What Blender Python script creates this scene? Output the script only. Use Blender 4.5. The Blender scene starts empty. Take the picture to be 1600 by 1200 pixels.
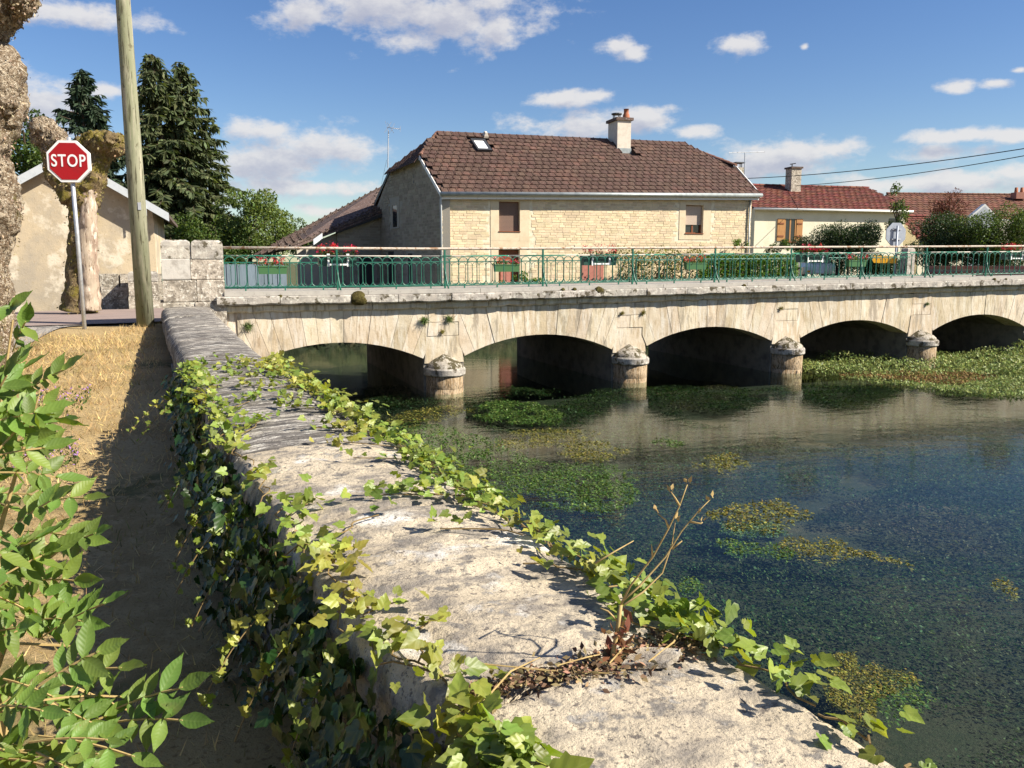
import bpy, bmesh, math, random
import numpy as np
from mathutils import Vector, noise
random.seed(7); RS = np.random.RandomState(11)
SC = bpy.context.scene
COL = SC.collection
R = math.radians

# ------------------------------------------------------------------ camera
PITCH = R(8.35); FPX = 1295.0
cam = bpy.data.cameras.new('camera'); co = bpy.data.objects.new('camera', cam); COL.objects.link(co)
cam.sensor_width = 36; cam.lens = FPX / 1600 * 36; cam.clip_start = .05; cam.clip_end = 3000
co.location = (0, 0, 0); co.rotation_euler = (math.pi / 2 - PITCH, 0, 0); SC.camera = co
# ------------------------------------------------------------------ view
SC.view_settings.view_transform = 'Standard'; SC.view_settings.look = 'None'
SC.view_settings.exposure = 1.03; SC.view_settings.gamma = 1
SC.cycles.max_bounces = 7; SC.cycles.transparent_max_bounces = 10
SC.cycles.use_denoising = True
SC.cycles.caustics_reflective = False; SC.cycles.caustics_refractive = False
# ------------------------------------------------------------------ sun
SUN_EL = R(38); SUN_AZ = math.atan2(math.cos(R(15.5)), -math.sin(R(15.5)))   # clockwise from +Y
sd = Vector((math.sin(SUN_AZ) * math.cos(SUN_EL), math.cos(SUN_AZ) * math.cos(SUN_EL), math.sin(SUN_EL)))
sl = bpy.data.lights.new('sun', 'SUN'); so = bpy.data.objects.new('sun', sl); COL.objects.link(so)
sl.energy = 5.0; sl.angle = R(.53); sl.color = (1, .925, .80)
so.rotation_euler = sd.to_track_quat('Z', 'Y').to_euler()

# pixel of the 1600 x 1200 photograph -> point at forward distance y / at height z
def ray(u, v):
    a, b = (u - 800) / FPX, (600 - v) / FPX
    return Vector((a, math.cos(PITCH) + b * math.sin(PITCH), -math.sin(PITCH) + b * math.cos(PITCH)))
def P(u, v, y): d = ray(u, v); return d * (y / d.y)
def PZ(u, v, z): d = ray(u, v); return d * (z / d.z)

# ------------------------------------------------------------------ sky
W = bpy.data.worlds.new('World'); SC.world = W; W.use_nodes = True
nt = W.node_tree; nt.nodes.clear()
def N(t, typ, **kw):
    n = t.nodes.new(typ)
    for k, v in kw.items():
        if k == 'i':
            for kk, vv in v.items(): n.inputs[kk].default_value = vv
        else: setattr(n, k, v)
    return n
CLOUDS = [(690,22,150,44),(600,6,90,30),(480,24,52,22),(962,72,26,13),(990,84,26,11),(1155,70,34,15),(870,156,46,12),(925,150,36,10),
 (930,196,110,20),(1000,184,60,18),(1085,205,36,10),(420,250,120,34),(500,230,80,28),(400,205,50,14),(470,292,120,13),(90,20,110,17),(62,165,62,34),
 (170,140,50,13),(1225,240,90,20),(1300,232,40,14),(1190,262,70,15),(1492,213,62,10),(1465,240,56,13),(1585,211,26,9),(1492,137,22,9),(1558,130,21,7),
 (1592,110,12,4),(1470,284,150,14),(1258,73,7,5),(520,330,60,9),(250,310,120,16),(1590,270,60,14)]
g = bpy.data.node_groups.new('cloud_field', 'ShaderNodeTree')
g.interface.new_socket('Vector', in_out='INPUT', socket_type='NodeSocketVector')
g.interface.new_socket('Field', in_out='OUTPUT', socket_type='NodeSocketFloat')
gi = g.nodes.new('NodeGroupInput'); go = g.nodes.new('NodeGroupOutput')
prev = None
for (u, v, a, b) in CLOUDS:
    d = ray(u, v).normalized(); az = math.atan2(d.x, d.y); el = math.asin(d.z)
    ia, ib = FPX / a, FPX / b
    m = N(g, 'ShaderNodeVectorMath', operation='MULTIPLY_ADD'); g.links.new(gi.outputs[0], m.inputs[0])
    m.inputs[1].default_value = (ia, ib, 0); m.inputs[2].default_value = (-az * ia, -el * ib, 0)
    l = N(g, 'ShaderNodeVectorMath', operation='LENGTH'); g.links.new(m.outputs[0], l.inputs[0])
    if prev is None: prev = l.outputs['Value']
    else:
        q = N(g, 'ShaderNodeMath', operation='SMOOTH_MIN'); q.inputs[2].default_value = .15
        g.links.new(prev, q.inputs[0]); g.links.new(l.outputs['Value'], q.inputs[1]); prev = q.outputs[0]
# above and outside the frame the same kind of scattered cloud goes on
mp = N(g, 'ShaderNodeVectorMath', operation='MULTIPLY'); mp.inputs[1].default_value = (2.6, 6.5, 1); g.links.new(gi.outputs[0], mp.inputs[0])
wn = N(g, 'ShaderNodeTexNoise', i={'Scale': 1.0, 'Detail': 3.0}); g.links.new(mp.outputs[0], wn.inputs['Vector'])
wr = N(g, 'ShaderNodeMapRange', i={1: .42, 2: .68, 3: 2.2, 4: .25}); g.links.new(wn.outputs[0], wr.inputs[0])
sx = N(g, 'ShaderNodeSeparateXYZ'); g.links.new(gi.outputs[0], sx.inputs[0])
ab = N(g, 'ShaderNodeMath', operation='ABSOLUTE'); g.links.new(sx.outputs[0], ab.inputs[0])
r1 = N(g, 'ShaderNodeMapRange', i={1: .56, 2: .64, 3: 3, 4: 0}); g.links.new(ab.outputs[0], r1.inputs[0])
r2 = N(g, 'ShaderNodeMapRange', i={1: .29, 2: .36, 3: 3, 4: 0}); g.links.new(sx.outputs[1], r2.inputs[0])
mi = N(g, 'ShaderNodeMath', operation='MINIMUM'); g.links.new(r1.outputs[0], mi.inputs[0]); g.links.new(r2.outputs[0], mi.inputs[1])
ad = N(g, 'ShaderNodeMath', operation='ADD'); g.links.new(mi.outputs[0], ad.inputs[0]); g.links.new(wr.outputs[0], ad.inputs[1])
q = N(g, 'ShaderNodeMath', operation='MINIMUM'); g.links.new(prev, q.inputs[0]); g.links.new(ad.outputs[0], q.inputs[1])
n2 = N(g, 'ShaderNodeVectorMath', operation='MULTIPLY'); n2.inputs[1].default_value = (1, 1.7, 1); g.links.new(gi.outputs[0], n2.inputs[0])
n3 = N(g, 'ShaderNodeTexNoise', i={'Scale': 20.0, 'Detail': 8.0, 'Roughness': .62}); g.links.new(n2.outputs[0], n3.inputs['Vector'])
n4 = N(g, 'ShaderNodeMath', operation='MULTIPLY_ADD', i={1: -3.4, 2: 2.78}); g.links.new(n3.outputs[0], n4.inputs[0])
n5 = N(g, 'ShaderNodeMath', operation='SUBTRACT'); g.links.new(n4.outputs[0], n5.inputs[0]); g.links.new(q.outputs[0], n5.inputs[1])
g.links.new(n5.outputs[0], go.inputs[0])      # > 0 inside a cloud

tc = N(nt, 'ShaderNodeTexCoord'); sp = N(nt, 'ShaderNodeSeparateXYZ'); nt.links.new(tc.outputs['Generated'], sp.inputs[0])
at = N(nt, 'ShaderNodeMath', operation='ARCTAN2'); nt.links.new(sp.outputs[0], at.inputs[0]); nt.links.new(sp.outputs[1], at.inputs[1])
asn = N(nt, 'ShaderNodeMath', operation='ARCSINE'); nt.links.new(sp.outputs[2], asn.inputs[0])
cb = N(nt, 'ShaderNodeCombineXYZ'); nt.links.new(at.outputs[0], cb.inputs[0]); nt.links.new(asn.outputs[0], cb.inputs[1])
f1 = nt.nodes.new('ShaderNodeGroup'); f1.node_tree = g; nt.links.new(cb.outputs[0], f1.inputs[0])
of = N(nt, 'ShaderNodeVectorMath', operation='ADD'); of.inputs[1].default_value = (.008, .014, 0); nt.links.new(cb.outputs[0], of.inputs[0])
f2 = nt.nodes.new('ShaderNodeGroup'); f2.node_tree = g; nt.links.new(of.outputs[0], f2.inputs[0])
mask = N(nt, 'ShaderNodeMapRange', interpolation_type='SMOOTHSTEP', i={1: -.25, 2: .75}); nt.links.new(f1.outputs[0], mask.inputs[0])
shade = N(nt, 'ShaderNodeMapRange', interpolation_type='SMOOTHSTEP', i={1: -.25, 2: 1.25}); nt.links.new(f2.outputs[0], shade.inputs[0])
ccol = N(nt, 'ShaderNodeMixRGB'); ccol.inputs[1].default_value = (7.0, 6.85, 6.8, 1); ccol.inputs[2].default_value = (4.2, 4.35, 5.2, 1)
nt.links.new(shade.outputs[0], ccol.inputs[0])
sky = N(nt, 'ShaderNodeTexSky', sky_type='NISHITA', sun_disc=False); sky.sun_elevation = SUN_EL; sky.sun_rotation = SUN_AZ
sky.air_density = 1.0; sky.dust_density = .35; sky.ozone_density = 2.2
hs = N(nt, 'ShaderNodeHueSaturation', i={'Hue': .512, 'Saturation': 1.25, 'Value': 1.08}); nt.links.new(sky.outputs[0], hs.inputs['Color'])
mm = N(nt, 'ShaderNodeMath', operation='MULTIPLY', i={1: .9}); nt.links.new(mask.outputs[0], mm.inputs[0])
mx = N(nt, 'ShaderNodeMixRGB'); nt.links.new(mm.outputs[0], mx.inputs[0]); nt.links.new(hs.outputs[0], mx.inputs[1]); nt.links.new(ccol.outputs[0], mx.inputs[2])
bg = N(nt, 'ShaderNodeBackground', i={'Strength': .058}); nt.links.new(mx.outputs[0], bg.inputs[0])
wo = N(nt, 'ShaderNodeOutputWorld'); nt.links.new(bg.outputs[0], wo.inputs[0])

# ------------------------------------------------------------------ materials
def c4(c): return (*c, 1) if len(c) == 3 else c
def mat(name, base, rough=.85, layers=(), bumps=(), orand=0, irand=0, spec=.3, metal=0, trans=0, tcol=None, local=False):
    """layers: (scale, lo, hi, colour[, stretch, rotz, detail]); bumps: (scale, strength, distance[, stretch, rotz])"""
    m = bpy.data.materials.new(name); m.use_nodes = True; t = m.node_tree
    b = t.nodes['Principled BSDF']; b.inputs['Roughness'].default_value = rough
    b.inputs['Specular IOR Level'].default_value = spec; b.inputs['Metallic'].default_value = metal
    if local: pos = N(t, 'ShaderNodeTexCoord').outputs['Object']
    else: pos = N(t, 'ShaderNodeNewGeometry').outputs['Position']
    def coord(stretch, rot):
        if not stretch: return pos
        mpn = N(t, 'ShaderNodeMapping'); mpn.vector_type = 'TEXTURE'
        mpn.inputs['Rotation'].default_value = (0, 0, R(rot)); mpn.inputs['Scale'].default_value = stretch
        t.links.new(pos, mpn.inputs[0]); return mpn.outputs[0]
    rgb = N(t, 'ShaderNodeRGB'); rgb.outputs[0].default_value = c4(base); cur = rgb.outputs[0]
    for L in layers:
        s, lo, hi, colr = L[:4]; st = L[4] if len(L) > 4 else None; rt = L[5] if len(L) > 5 else 0; det = L[6] if len(L) > 6 else 6
        nz = N(t, 'ShaderNodeTexNoise', i={'Scale': s, 'Detail': det, 'Roughness': .62}); t.links.new(coord(st, rt), nz.inputs['Vector'])
        mr = N(t, 'ShaderNodeMapRange', i={1: lo, 2: hi}); t.links.new(nz.outputs[0], mr.inputs[0])
        mxn = N(t, 'ShaderNodeMixRGB'); t.links.new(mr.outputs[0], mxn.inputs[0]); t.links.new(cur, mxn.inputs[1]); mxn.inputs[2].default_value = c4(colr); cur = mxn.outputs[0]
    if orand or irand:
        oi = N(t, 'ShaderNodeObjectInfo'); ge = N(t, 'ShaderNodeNewGeometry')
        a = N(t, 'ShaderNodeMath', operation='ADD'); t.links.new(oi.outputs['Random'], a.inputs[0]); t.links.new(ge.outputs['Random Per Island'], a.inputs[1])
        fr = N(t, 'ShaderNodeMath', operation='FRACT'); t.links.new(a.outputs[0], fr.inputs[0])
        k = max(orand, irand)
        mr = N(t, 'ShaderNodeMapRange', i={1: 0, 2: 1, 3: 1 - k, 4: 1 + k}); t.links.new(fr.outputs[0], mr.inputs[0])
        a2 = N(t, 'ShaderNodeMath', operation='MULTIPLY', i={1: 7.31}); t.links.new(fr.outputs[0], a2.inputs[0])
        fr2 = N(t, 'ShaderNodeMath', operation='FRACT'); t.links.new(a2.outputs[0], fr2.inputs[0])
        mr2 = N(t, 'ShaderNodeMapRange', i={1: 0, 2: 1, 3: .5 - k * .07, 4: .5 + k * .07}); t.links.new(fr2.outputs[0], mr2.inputs[0])
        h = N(t, 'ShaderNodeHueSaturation'); t.links.new(mr.outputs[0], h.inputs['Value']); t.links.new(mr2.outputs[0], h.inputs['Hue']); t.links.new(cur, h.inputs['Color']); cur = h.outputs[0]
    t.links.new(cur, b.inputs['Base Color'])
    prevn = None
    for Bm in bumps:
        s, st_, dist = Bm[:3]; st = Bm[3] if len(Bm) > 3 else None; rt = Bm[4] if len(Bm) > 4 else 0
        nz = N(t, 'ShaderNodeTexNoise', i={'Scale': s, 'Detail': 8.0, 'Roughness': .65}); t.links.new(coord(st, rt), nz.inputs['Vector'])
        bp = N(t, 'ShaderNodeBump', i={'Strength': st_, 'Distance': dist}); t.links.new(nz.outputs[0], bp.inputs['Height'])
        if prevn: t.links.new(prevn, bp.inputs['Normal'])
        prevn = bp.outputs[0]
    if prevn: t.links.new(prevn, b.inputs['Normal'])
    if trans:
        tl = N(t, 'ShaderNodeBsdfTranslucent'); ms = N(t, 'ShaderNodeMixShader', i={0: trans})
        if tcol:
            mc = N(t, 'ShaderNodeMixRGB', blend_type='MULTIPLY', i={0: 1.0}); t.links.new(cur, mc.inputs[1]); mc.inputs[2].default_value = c4(tcol); t.links.new(mc.outputs[0], tl.inputs[0])
        else: t.links.new(cur, tl.inputs[0])
        t.links.new(b.outputs[0], ms.inputs[1]); t.links.new(tl.outputs[0], ms.inputs[2]); t.links.new(ms.outputs[0], t.nodes['Material Output'].inputs[0])
    return m
MT = {}
WROT = 25   # the wall's run, degrees from +Y towards -X
MT['cope'] = mat('pale_limestone', (.56, .475, .345), .92, [(2.5, .40, .62, (.43, .36, .26)), (5, .48, .60, (.24, .21, .175), (1.6, .7, 1), 25), (16, .54, .62, (.20, .18, .155)), (4, .56, .66, (.66, .62, .55)), (55, .56, .64, (.17, .145, .12)), (130, .6, .68, (.09, .08, .065))],
                 [(9, .6, .035), (45, .6, .014), (170, .5, .005)])
MT['cope_old'] = mat('lichened_limestone', (.36, .325, .275), .94, [(3, .40, .58, (.19, .17, .15), (1.8, .7, 1), 25), (7, .44, .56, (.10, .09, .08), (2.6, .45, 1), 25), (13, .55, .61, (.52, .49, .43), (2.2, .4, 1), 25), (60, .55, .64, (.08, .072, .062))],
                     [(8, .7, .04), (40, .7, .016), (150, .5, .005)])
MT['core'] = mat('rubble_stone', (.26, .23, .19), .95, [(5, .4, .65, (.14, .12, .10)), (30, .55, .65, (.34, .31, .27))], [(12, .7, .03), (60, .5, .01)], orand=.25)
MT['bridge'] = mat('bridge_limestone', (.56, .48, .36), .9, [(1.6, .42, .62, (.46, .37, .25)), (5, .48, .66, (.60, .55, .46), (.5, .5, 2.6)), (9, .55, .66, (.36, .28, .18), (.45, .45, 3.2)), (3, .56, .64, (.33, .28, .21), (.5, .5, 2.2)), (30, .62, .72, (.30, .26, .2))],
                   [(7, .35, .03), (40, .5, .012)], orand=.1)
MT['ledge'] = mat('weathered_ledge_stone', (.40, .36, .31), .92, [(5, .42, .6, (.29, .265, .235)), (11, .52, .6, (.50, .47, .41)), (6, .555, .61, (.085, .07, .045)), (45, .58, .68, (.18, .165, .14))], [(8, .5, .03), (45, .5, .012)], orand=.1)
MT['concrete_top'] = mat('smooth_ledge_top', (.36, .335, .295), .9, [(6, .45, .65, (.30, .28, .25)), (30, .58, .68, (.22, .2, .175))], [(50, .3, .006)])
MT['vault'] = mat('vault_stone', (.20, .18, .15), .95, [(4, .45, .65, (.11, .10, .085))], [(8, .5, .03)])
MT['pier_wet'] = mat('pier_stone_algae_stained', (.36, .28, .19), .9, [(8, .44, .58, (.17, .11, .055), (.4, .4, 2)), (34, .50, .60, (.40, .29, .17), (.4, .4, 2.2)), (24, .54, .62, (.075, .06, .035), (.5, .5, 1.6))], [(30, .8, .02, (.4, .4, 2))])
MT['moss'] = mat('brown_moss', (.085, .07, .025), 1, [(30, .45, .6, (.05, .04, .015)), (14, .55, .65, (.13, .12, .04))], [(60, .9, .02)], spec=.05)
MT['pcap'] = mat('mossy_cap_stone', (.38, .34, .28), .95, [(6, .45, .53, (.07, .058, .027)), (40, .55, .65, (.16, .14, .1)), (15, .58, .64, (.5, .47, .41))], [(20, .8, .03), (60, .5, .01)])
MT['green_iron'] = mat('green_painted_iron', (.011, .115, .075), .4, [(25, .58, .7, (.022, .15, .10)), (50, .68, .74, (.16, .10, .06))], spec=.5)
MT['rust_pipe'] = mat('rusty_cream_pipe', (.50, .43, .35), .7, [(9, .54, .60, (.27, .16, .09)), (30, .57, .63, (.32, .18, .10))], [(60, .4, .003)])
MT['rail_white'] = mat('worn_rail_paint', (.03, .19, .125), .45, [(2.2, .50, .53, (.50, .46, .40)), (30, .6, .7, (.3, .2, .13))])
MT['brick'] = mat('cream_brick', (.70, .575, .385), .9, [(5, .4, .65, (.64, .51, .32)), (1.1, .52, .64, (.62, .50, .33)), (40, .56, .68, (.56, .44, .28))], [(50, .4, .008)], orand=.14, irand=.14)
MT['mortar'] = mat('cream_mortar', (.74, .655, .49), .95, [(8, .45, .65, (.58, .48, .33))], [(40, .5, .01)])
MT['gable_brick'] = mat('shade_darkened_stone_brick', (.34, .29, .22), .92, [(3, .4, .65, (.32, .28, .22)), (30, .55, .66, (.22, .2, .17))], [(40, .5, .01)], irand=.18)  # colour lowered to carry the shade on the gable end
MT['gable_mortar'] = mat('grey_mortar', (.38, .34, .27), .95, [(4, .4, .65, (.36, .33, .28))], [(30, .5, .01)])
MT['dressed'] = mat('dressed_cream_stone', (.66, .55, .38), .88, [(4, .45, .65, (.60, .48, .32))], [(40, .3, .006)])
MT['tile'] = mat('brown_roof_tile', (.080, .046, .034), .9, [(4, .42, .62, (.064, .033, .025)), (1.2, .52, .66, (.115, .058, .042)), (28, .60, .65, (.25, .205, .17)), (70, .60, .66, (.21, .155, .125))], [(40, .6, .01)], orand=.13, irand=.13)
MT['tile_brown'] = mat('plain_brown_roof_tile', (.16, .068, .040), .9, [(3, .42, .62, (.10, .048, .034))], irand=.15)
MT['tile_red'] = mat('red_roof_tile', (.17, .050, .032), .88, [(3, .42, .62, (.105, .042, .032)), (20, .58, .66, (.12, .06, .045))], [(40, .5, .008)], orand=.2, irand=.22)
MT['tile_dark'] = mat('old_dark_roof_tile', (.11, .075, .06), .9, [(4, .42, .62, (.07, .05, .042)), (20, .57, .64, (.24, .21, .19))], irand=.2)
MT['ridge'] = mat('ridge_tile_clay', (.19, .09, .058), .88, [(20, .5, .62, (.13, .08, .062)), (30, .6, .66, (.34, .3, .25))], orand=.2)
MT['zinc'] = mat('zinc_gutter', (.33, .36, .36), .45, [(5, .45, .6, (.25, .28, .28))], spec=.5, metal=.3)
MT['white'] = mat('white_paint', (.78, .77, .74), .5, [(12, .55, .7, (.66, .65, .61))])
MT['grey_board'] = mat('grey_painted_board', (.46, .49, .51), .6, [(8, .5, .65, (.4, .43, .45))])
MT['render_white'] = mat('cream_render', (.74, .68, .52), .9, [(2, .45, .65, (.68, .62, .46)), (20, .58, .7, (.6, .54, .4))], [(60, .3, .005)])
MT['render_chim'] = mat('chimney_render', (.62, .56, .47), .9, [(6, .45, .65, (.54, .48, .4))])
MT['ochre'] = mat('stained_ochre_render', (.49, .40, .27), .93, [(.9, .42, .58, (.38, .325, .245)), (1.7, .52, .60, (.60, .53, .41), None, 0, 4), (1.1, .56, .66, (.46, .37, .24)), (14, .6, .68, (.36, .29, .19)), (40, .62, .72, (.3, .24, .16))], [(30, .4, .012), (4, .3, .03)])
MT['stone_dark'] = mat('mottled_old_stone', (.42, .37, .30), .95, [(7, .45, .58, (.22, .19, .15)), (18, .54, .6, (.58, .54, .46)), (30, .58, .64, (.10, .085, .07))], [(14, .7, .03), (60, .5, .01)], orand=.12)
MT['wood_brown'] = mat('red_brown_wood', (.22, .075, .03), .55, [(20, .5, .65, (.17, .06, .025), (1, 1, 5))])
MT['shutter'] = mat('roller_shutter', (.19, .12, .09), .6, [])
MT['shutter_l'] = mat('pale_roller_shutter', (.50, .40, .32), .6, [])
MT['shutter_w'] = mat('orange_wood_shutter', (.42, .21, .075), .6, [(14, .5, .66, (.34, .16, .055), (1, 1, 5))])
MT['glass'] = mat('dark_window_glass', (.02, .023, .027), .06, spec=.6)
MT['skyglass'] = mat('white_reflection_pane', (.85, .86, .85), .12, spec=.8)  # bright reflection of the roof pane put into a white colour; no blind
MT['dark_metal'] = mat('dark_metal', (.04, .04, .042), .5, spec=.5)
MT['galv'] = mat('galvanised_steel', (.52, .53, .55), .42, [(16, .45, .65, (.42, .43, .45)), (60, .6, .7, (.36, .36, .37))], metal=.5)
MT['alu'] = mat('grey_aluminium', (.30, .33, .38), .5, [(4, .5, .7, (.35, .38, .42))], metal=.3)
MT['red_sign'] = mat('red_sign_film', (.37, .006, .010), .45, [(9, .5, .7, (.33, .008, .012))], spec=.4)
MT['white_sign'] = mat('white_sign_film', (.82, .82, .82), .35, spec=.5)
MT['yellow'] = mat('yellow_plate', (.85, .42, .02), .4)
MT['pole'] = mat('weathered_green_timber', (.25, .245, .165), .85, [(3, .42, .62, (.19, .20, .115), (1, 1, 7)), (14, .52, .64, (.36, .33, .24), (1, 1, 9)), (30, .56, .62, (.09, .085, .05), (1, 1, 14)), (9, .62, .68, (.12, .11, .065))], [(18, .4, .01, (1, 1, 10))])
MT['bark'] = mat('pollard_bark', (.31, .24, .165), .95, [(5, .44, .56, (.20, .135, .08), (1, 1, 2)), (17, .52, .57, (.52, .43, .31)), (28, .54, .60, (.09, .06, .035)), (3, .58, .66, (.16, .13, .04)), (45, .56, .61, (.60, .53, .42)), (70, .58, .63, (.07, .045, .028))], [(12, 1, .07), (36, 1, .04), (90, .8, .014)])
MT['bark_pale'] = mat('bare_pale_wood', (.38, .305, .225), .9, [(5, .45, .58, (.26, .185, .135), (1, 1, 6)), (16, .54, .62, (.54, .45, .36), (1, 1, 5)), (30, .58, .64, (.14, .095, .06), (1, 1, 4))], [(14, .8, .02, (1, 1, 5))])
MT['bark_moss'] = mat('mossy_bark', (.18, .13, .065), .95, [(5, .46, .58, (.155, .125, .022)), (18, .54, .62, (.09, .065, .035)), (12, .6, .68, (.34, .26, .16))], [(9, 1, .05), (40, .9, .02)])
MT['trunk'] = mat('conifer_bark', (.11, .075, .05), .95, [(8, .45, .6, (.07, .05, .035))], [(20, .6, .02)])
MT['needles'] = mat('conifer_needles', (.085, .105, .045), .7, irand=.5, trans=.28, tcol=(1.5, 1.6, .7))
MT['needles2'] = mat('blue_green_needles', (.040, .066, .034), .7, irand=.45, trans=.22)
MT['leaf_mid'] = mat('mid_green_leaves', (.075, .115, .028), .55, irand=.45, trans=.3, tcol=(1.6, 1.7, .6))
MT['leaf_light'] = mat('willow_leaves', (.14, .19, .055), .55, irand=.4, trans=.35, tcol=(1.5, 1.5, .6))
MT['leaf_dark'] = mat('dark_hedge_leaves', (.040, .066, .024), .55, irand=.5, trans=.2, tcol=(1.6, 1.7, .6))
MT['leaf_hedge'] = mat('bright_hedge_leaves', (.10, .17, .025), .55, irand=.35, trans=.3, tcol=(1.5, 1.6, .5))
MT['leaf_red'] = mat('russet_leaves', (.16, .058, .032), .7, irand=.4, trans=.2)
MT['leaf_yel'] = mat('yellow_climber_leaves', (.27, .25, .05), .55, irand=.35, trans=.3)
MT['ash'] = mat('ash_leaflet', (.145, .225, .040), .5, [(40, .5, .7, (.14, .215, .045)), (9, .60, .66, (.17, .21, .05)), (26, .68, .72, (.20, .13, .05))], [(30, .35, .004)], orand=.3, irand=.3, trans=.38, tcol=(1.7, 1.55, .45), spec=.45)
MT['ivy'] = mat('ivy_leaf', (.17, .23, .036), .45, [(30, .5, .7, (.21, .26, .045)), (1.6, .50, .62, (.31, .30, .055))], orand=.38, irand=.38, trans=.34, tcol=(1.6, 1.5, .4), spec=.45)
MT['ivy_dark'] = mat('shade_darkened_ivy_leaf', (.024, .052, .013), .38, orand=.35, irand=.4, trans=.25, tcol=(1.6, 1.5, .5), spec=.5)  # darker copy of the ivy leaf: shade on the curtain is in the colour
MT['stem'] = mat('ivy_stem', (.22, .15, .06), .8, [(20, .5, .65, (.13, .09, .04))])
MT['twig'] = mat('dry_straw_stalk', (.40, .29, .12), .75, [(30, .5, .65, (.3, .2, .08))])
MT['dry'] = mat('withered_brown_leaf', (.22, .10, .045), .85, irand=.45, orand=.3, trans=.25)
MT['litter'] = mat('dry_litter', (.21, .14, .075), .95, irand=.6)
MT['straw'] = mat('dry_grass_blades', (.66, .49, .225), .8, [(1.4, .44, .6, (.42, .29, .12)), (.9, .54, .64, (.19, .18, .06)), (7, .56, .66, (.30, .19, .08))], irand=.3, trans=.25)
MT['lawn'] = mat('dry_lawn_soil', (.41, .30, .145), .95, [(1.1, .44, .62, (.29, .20, .085)), (.8, .56, .66, (.14, .125, .045)), (9, .5, .62, (.40, .29, .14)), (40, .55, .66, (.24, .16, .07))], [(40, .7, .03), (120, .6, .01)])
MT['road'] = mat('pinkish_asphalt', (.27, .205, .178), .92, [(2, .45, .62, (.235, .18, .158)), (60, .55, .68, (.33, .27, .24))], [(90, .5, .006)])
MT['gravel'] = mat('grey_gravel_verge', (.30, .27, .235), .95, [(40, .5, .6, (.2, .18, .155)), (90, .56, .64, (.42, .39, .34))], [(70, .8, .02)])
MT['paint'] = mat('road_paint', (.70, .68, .63), .8, [(20, .58, .68, (.42, .39, .35))])
MT['garden'] = mat('garden_grass_and_soil', (.075, .088, .03), .95, [(2, .44, .6, (.11, .095, .045)), (20, .5, .62, (.05, .06, .022))], [(40, .7, .03)])
MT['bed'] = mat('river_bed', (.04, .042, .025), .95, [(1.2, .44, .62, (.024, .034, .017)), (.6, .56, .66, (.13, .10, .062)), (50, .52, .62, (.02, .03, .014))], [(40, .8, .03)])
MT['weed'] = mat('submerged_weed', (.048, .080, .027), .6, [(.6, .46, .6, (.022, .044, .021)), (.35, .56, .64, (.085, .072, .045))], irand=.9, trans=.25, tcol=(1.4, 1.5, .7))
MT['mat_green'] = mat('floating_green_weed', (.10, .165, .03), .5, irand=.5, trans=.3, spec=.5)
MT['mat_yel'] = mat('floating_olive_algae', (.22, .19, .035), .7, [(9, .5, .6, (.12, .12, .03))], irand=.45, trans=.2)
MT['mat_pale'] = mat('pale_duckweed', (.11, .19, .085), .6, irand=.3, trans=.2)
MT['cress'] = mat('watercress_leaf', (.23, .28, .08), .5, irand=.5, trans=.3)
MT['cress_b'] = mat('browned_cress', (.24, .15, .055), .8, irand=.4, trans=.2)
MT['flower'] = mat('red_geranium_petal', (.55, .012, .035), .6, irand=.3, trans=.2)
MT['purple'] = mat('mauve_petal', (.32, .16, .42), .6, irand=.2)
MT['planter'] = mat('green_plastic_trough', (.045, .13, .045), .45, spec=.5)
MT['planter_d'] = mat('dark_green_trough', (.02, .065, .05), .45, spec=.5)
MT['blue_board'] = mat('blue_grey_boards', (.11, .145, .175), .7, [(12, .5, .66, (.085, .115, .14), (1, 1, 4))], orand=.12)
MT['pink_panel'] = mat('salmon_panel', (.40, .16, .12), .8, [(9, .5, .65, (.33, .13, .1))])
MT['brown_brick'] = mat('pinkish_brick', (.30, .15, .11), .9, [(20, .5, .65, (.22, .1, .075))], orand=.25)
MT['car_white'] = mat('white_car_paint', (.82, .82, .81), .4, spec=.5)
MT['amber'] = mat('amber_lens', (.8, .28, .02), .25)
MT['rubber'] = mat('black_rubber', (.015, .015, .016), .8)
MT['cable'] = mat('black_cable', (.012, .012, .014), .6)
MT['terracotta'] = mat('terracotta_pot', (.34, .12, .06), .85)
MT['footing'] = mat('pale_footing_stone', (.50, .47, .42), .9, [(6, .5, .65, (.36, .33, .29))], [(30, .5, .01)])

# water: clear, shallow, mirror-like at a grazing angle
wm = bpy.data.materials.new('river_water'); wm.use_nodes = True; t = wm.node_tree; t.nodes.clear()
o_ = N(t, 'ShaderNodeOutputMaterial'); ms = N(t, 'ShaderNodeMixShader'); fr = N(t, 'ShaderNodeMath', operation='MULTIPLY_ADD', i={1: .93, 2: .02})
tr = N(t, 'ShaderNodeBsdfTransparent', i={0: (.80, .88, .83, 1)}); gl = N(t, 'ShaderNodeBsdfGlossy', i={0: (.66, .68, .66, 1), 'Roughness': .035})
ps = N(t, 'ShaderNodeNewGeometry'); mp = N(t, 'ShaderNodeMapping'); mp.vector_type = 'TEXTURE'; mp.inputs['Scale'].default_value = (1.6, .8, 1); mp.inputs['Rotation'].default_value = (0, 0, R(15)); t.links.new(ps.outputs['Position'], mp.inputs[0])
w1 = N(t, 'ShaderNodeTexNoise', i={'Scale': 3.2, 'Detail': 5.0, 'Roughness': .55}); t.links.new(mp.outputs[0], w1.inputs['Vector'])
w2 = N(t, 'ShaderNodeTexNoise', i={'Scale': 17.0, 'Detail': 3.0}); t.links.new(mp.outputs[0], w2.inputs['Vector'])
b1 = N(t, 'ShaderNodeBump', i={'Strength': .042, 'Distance': .10}); t.links.new(w1.outputs[0], b1.inputs['Height'])
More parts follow.
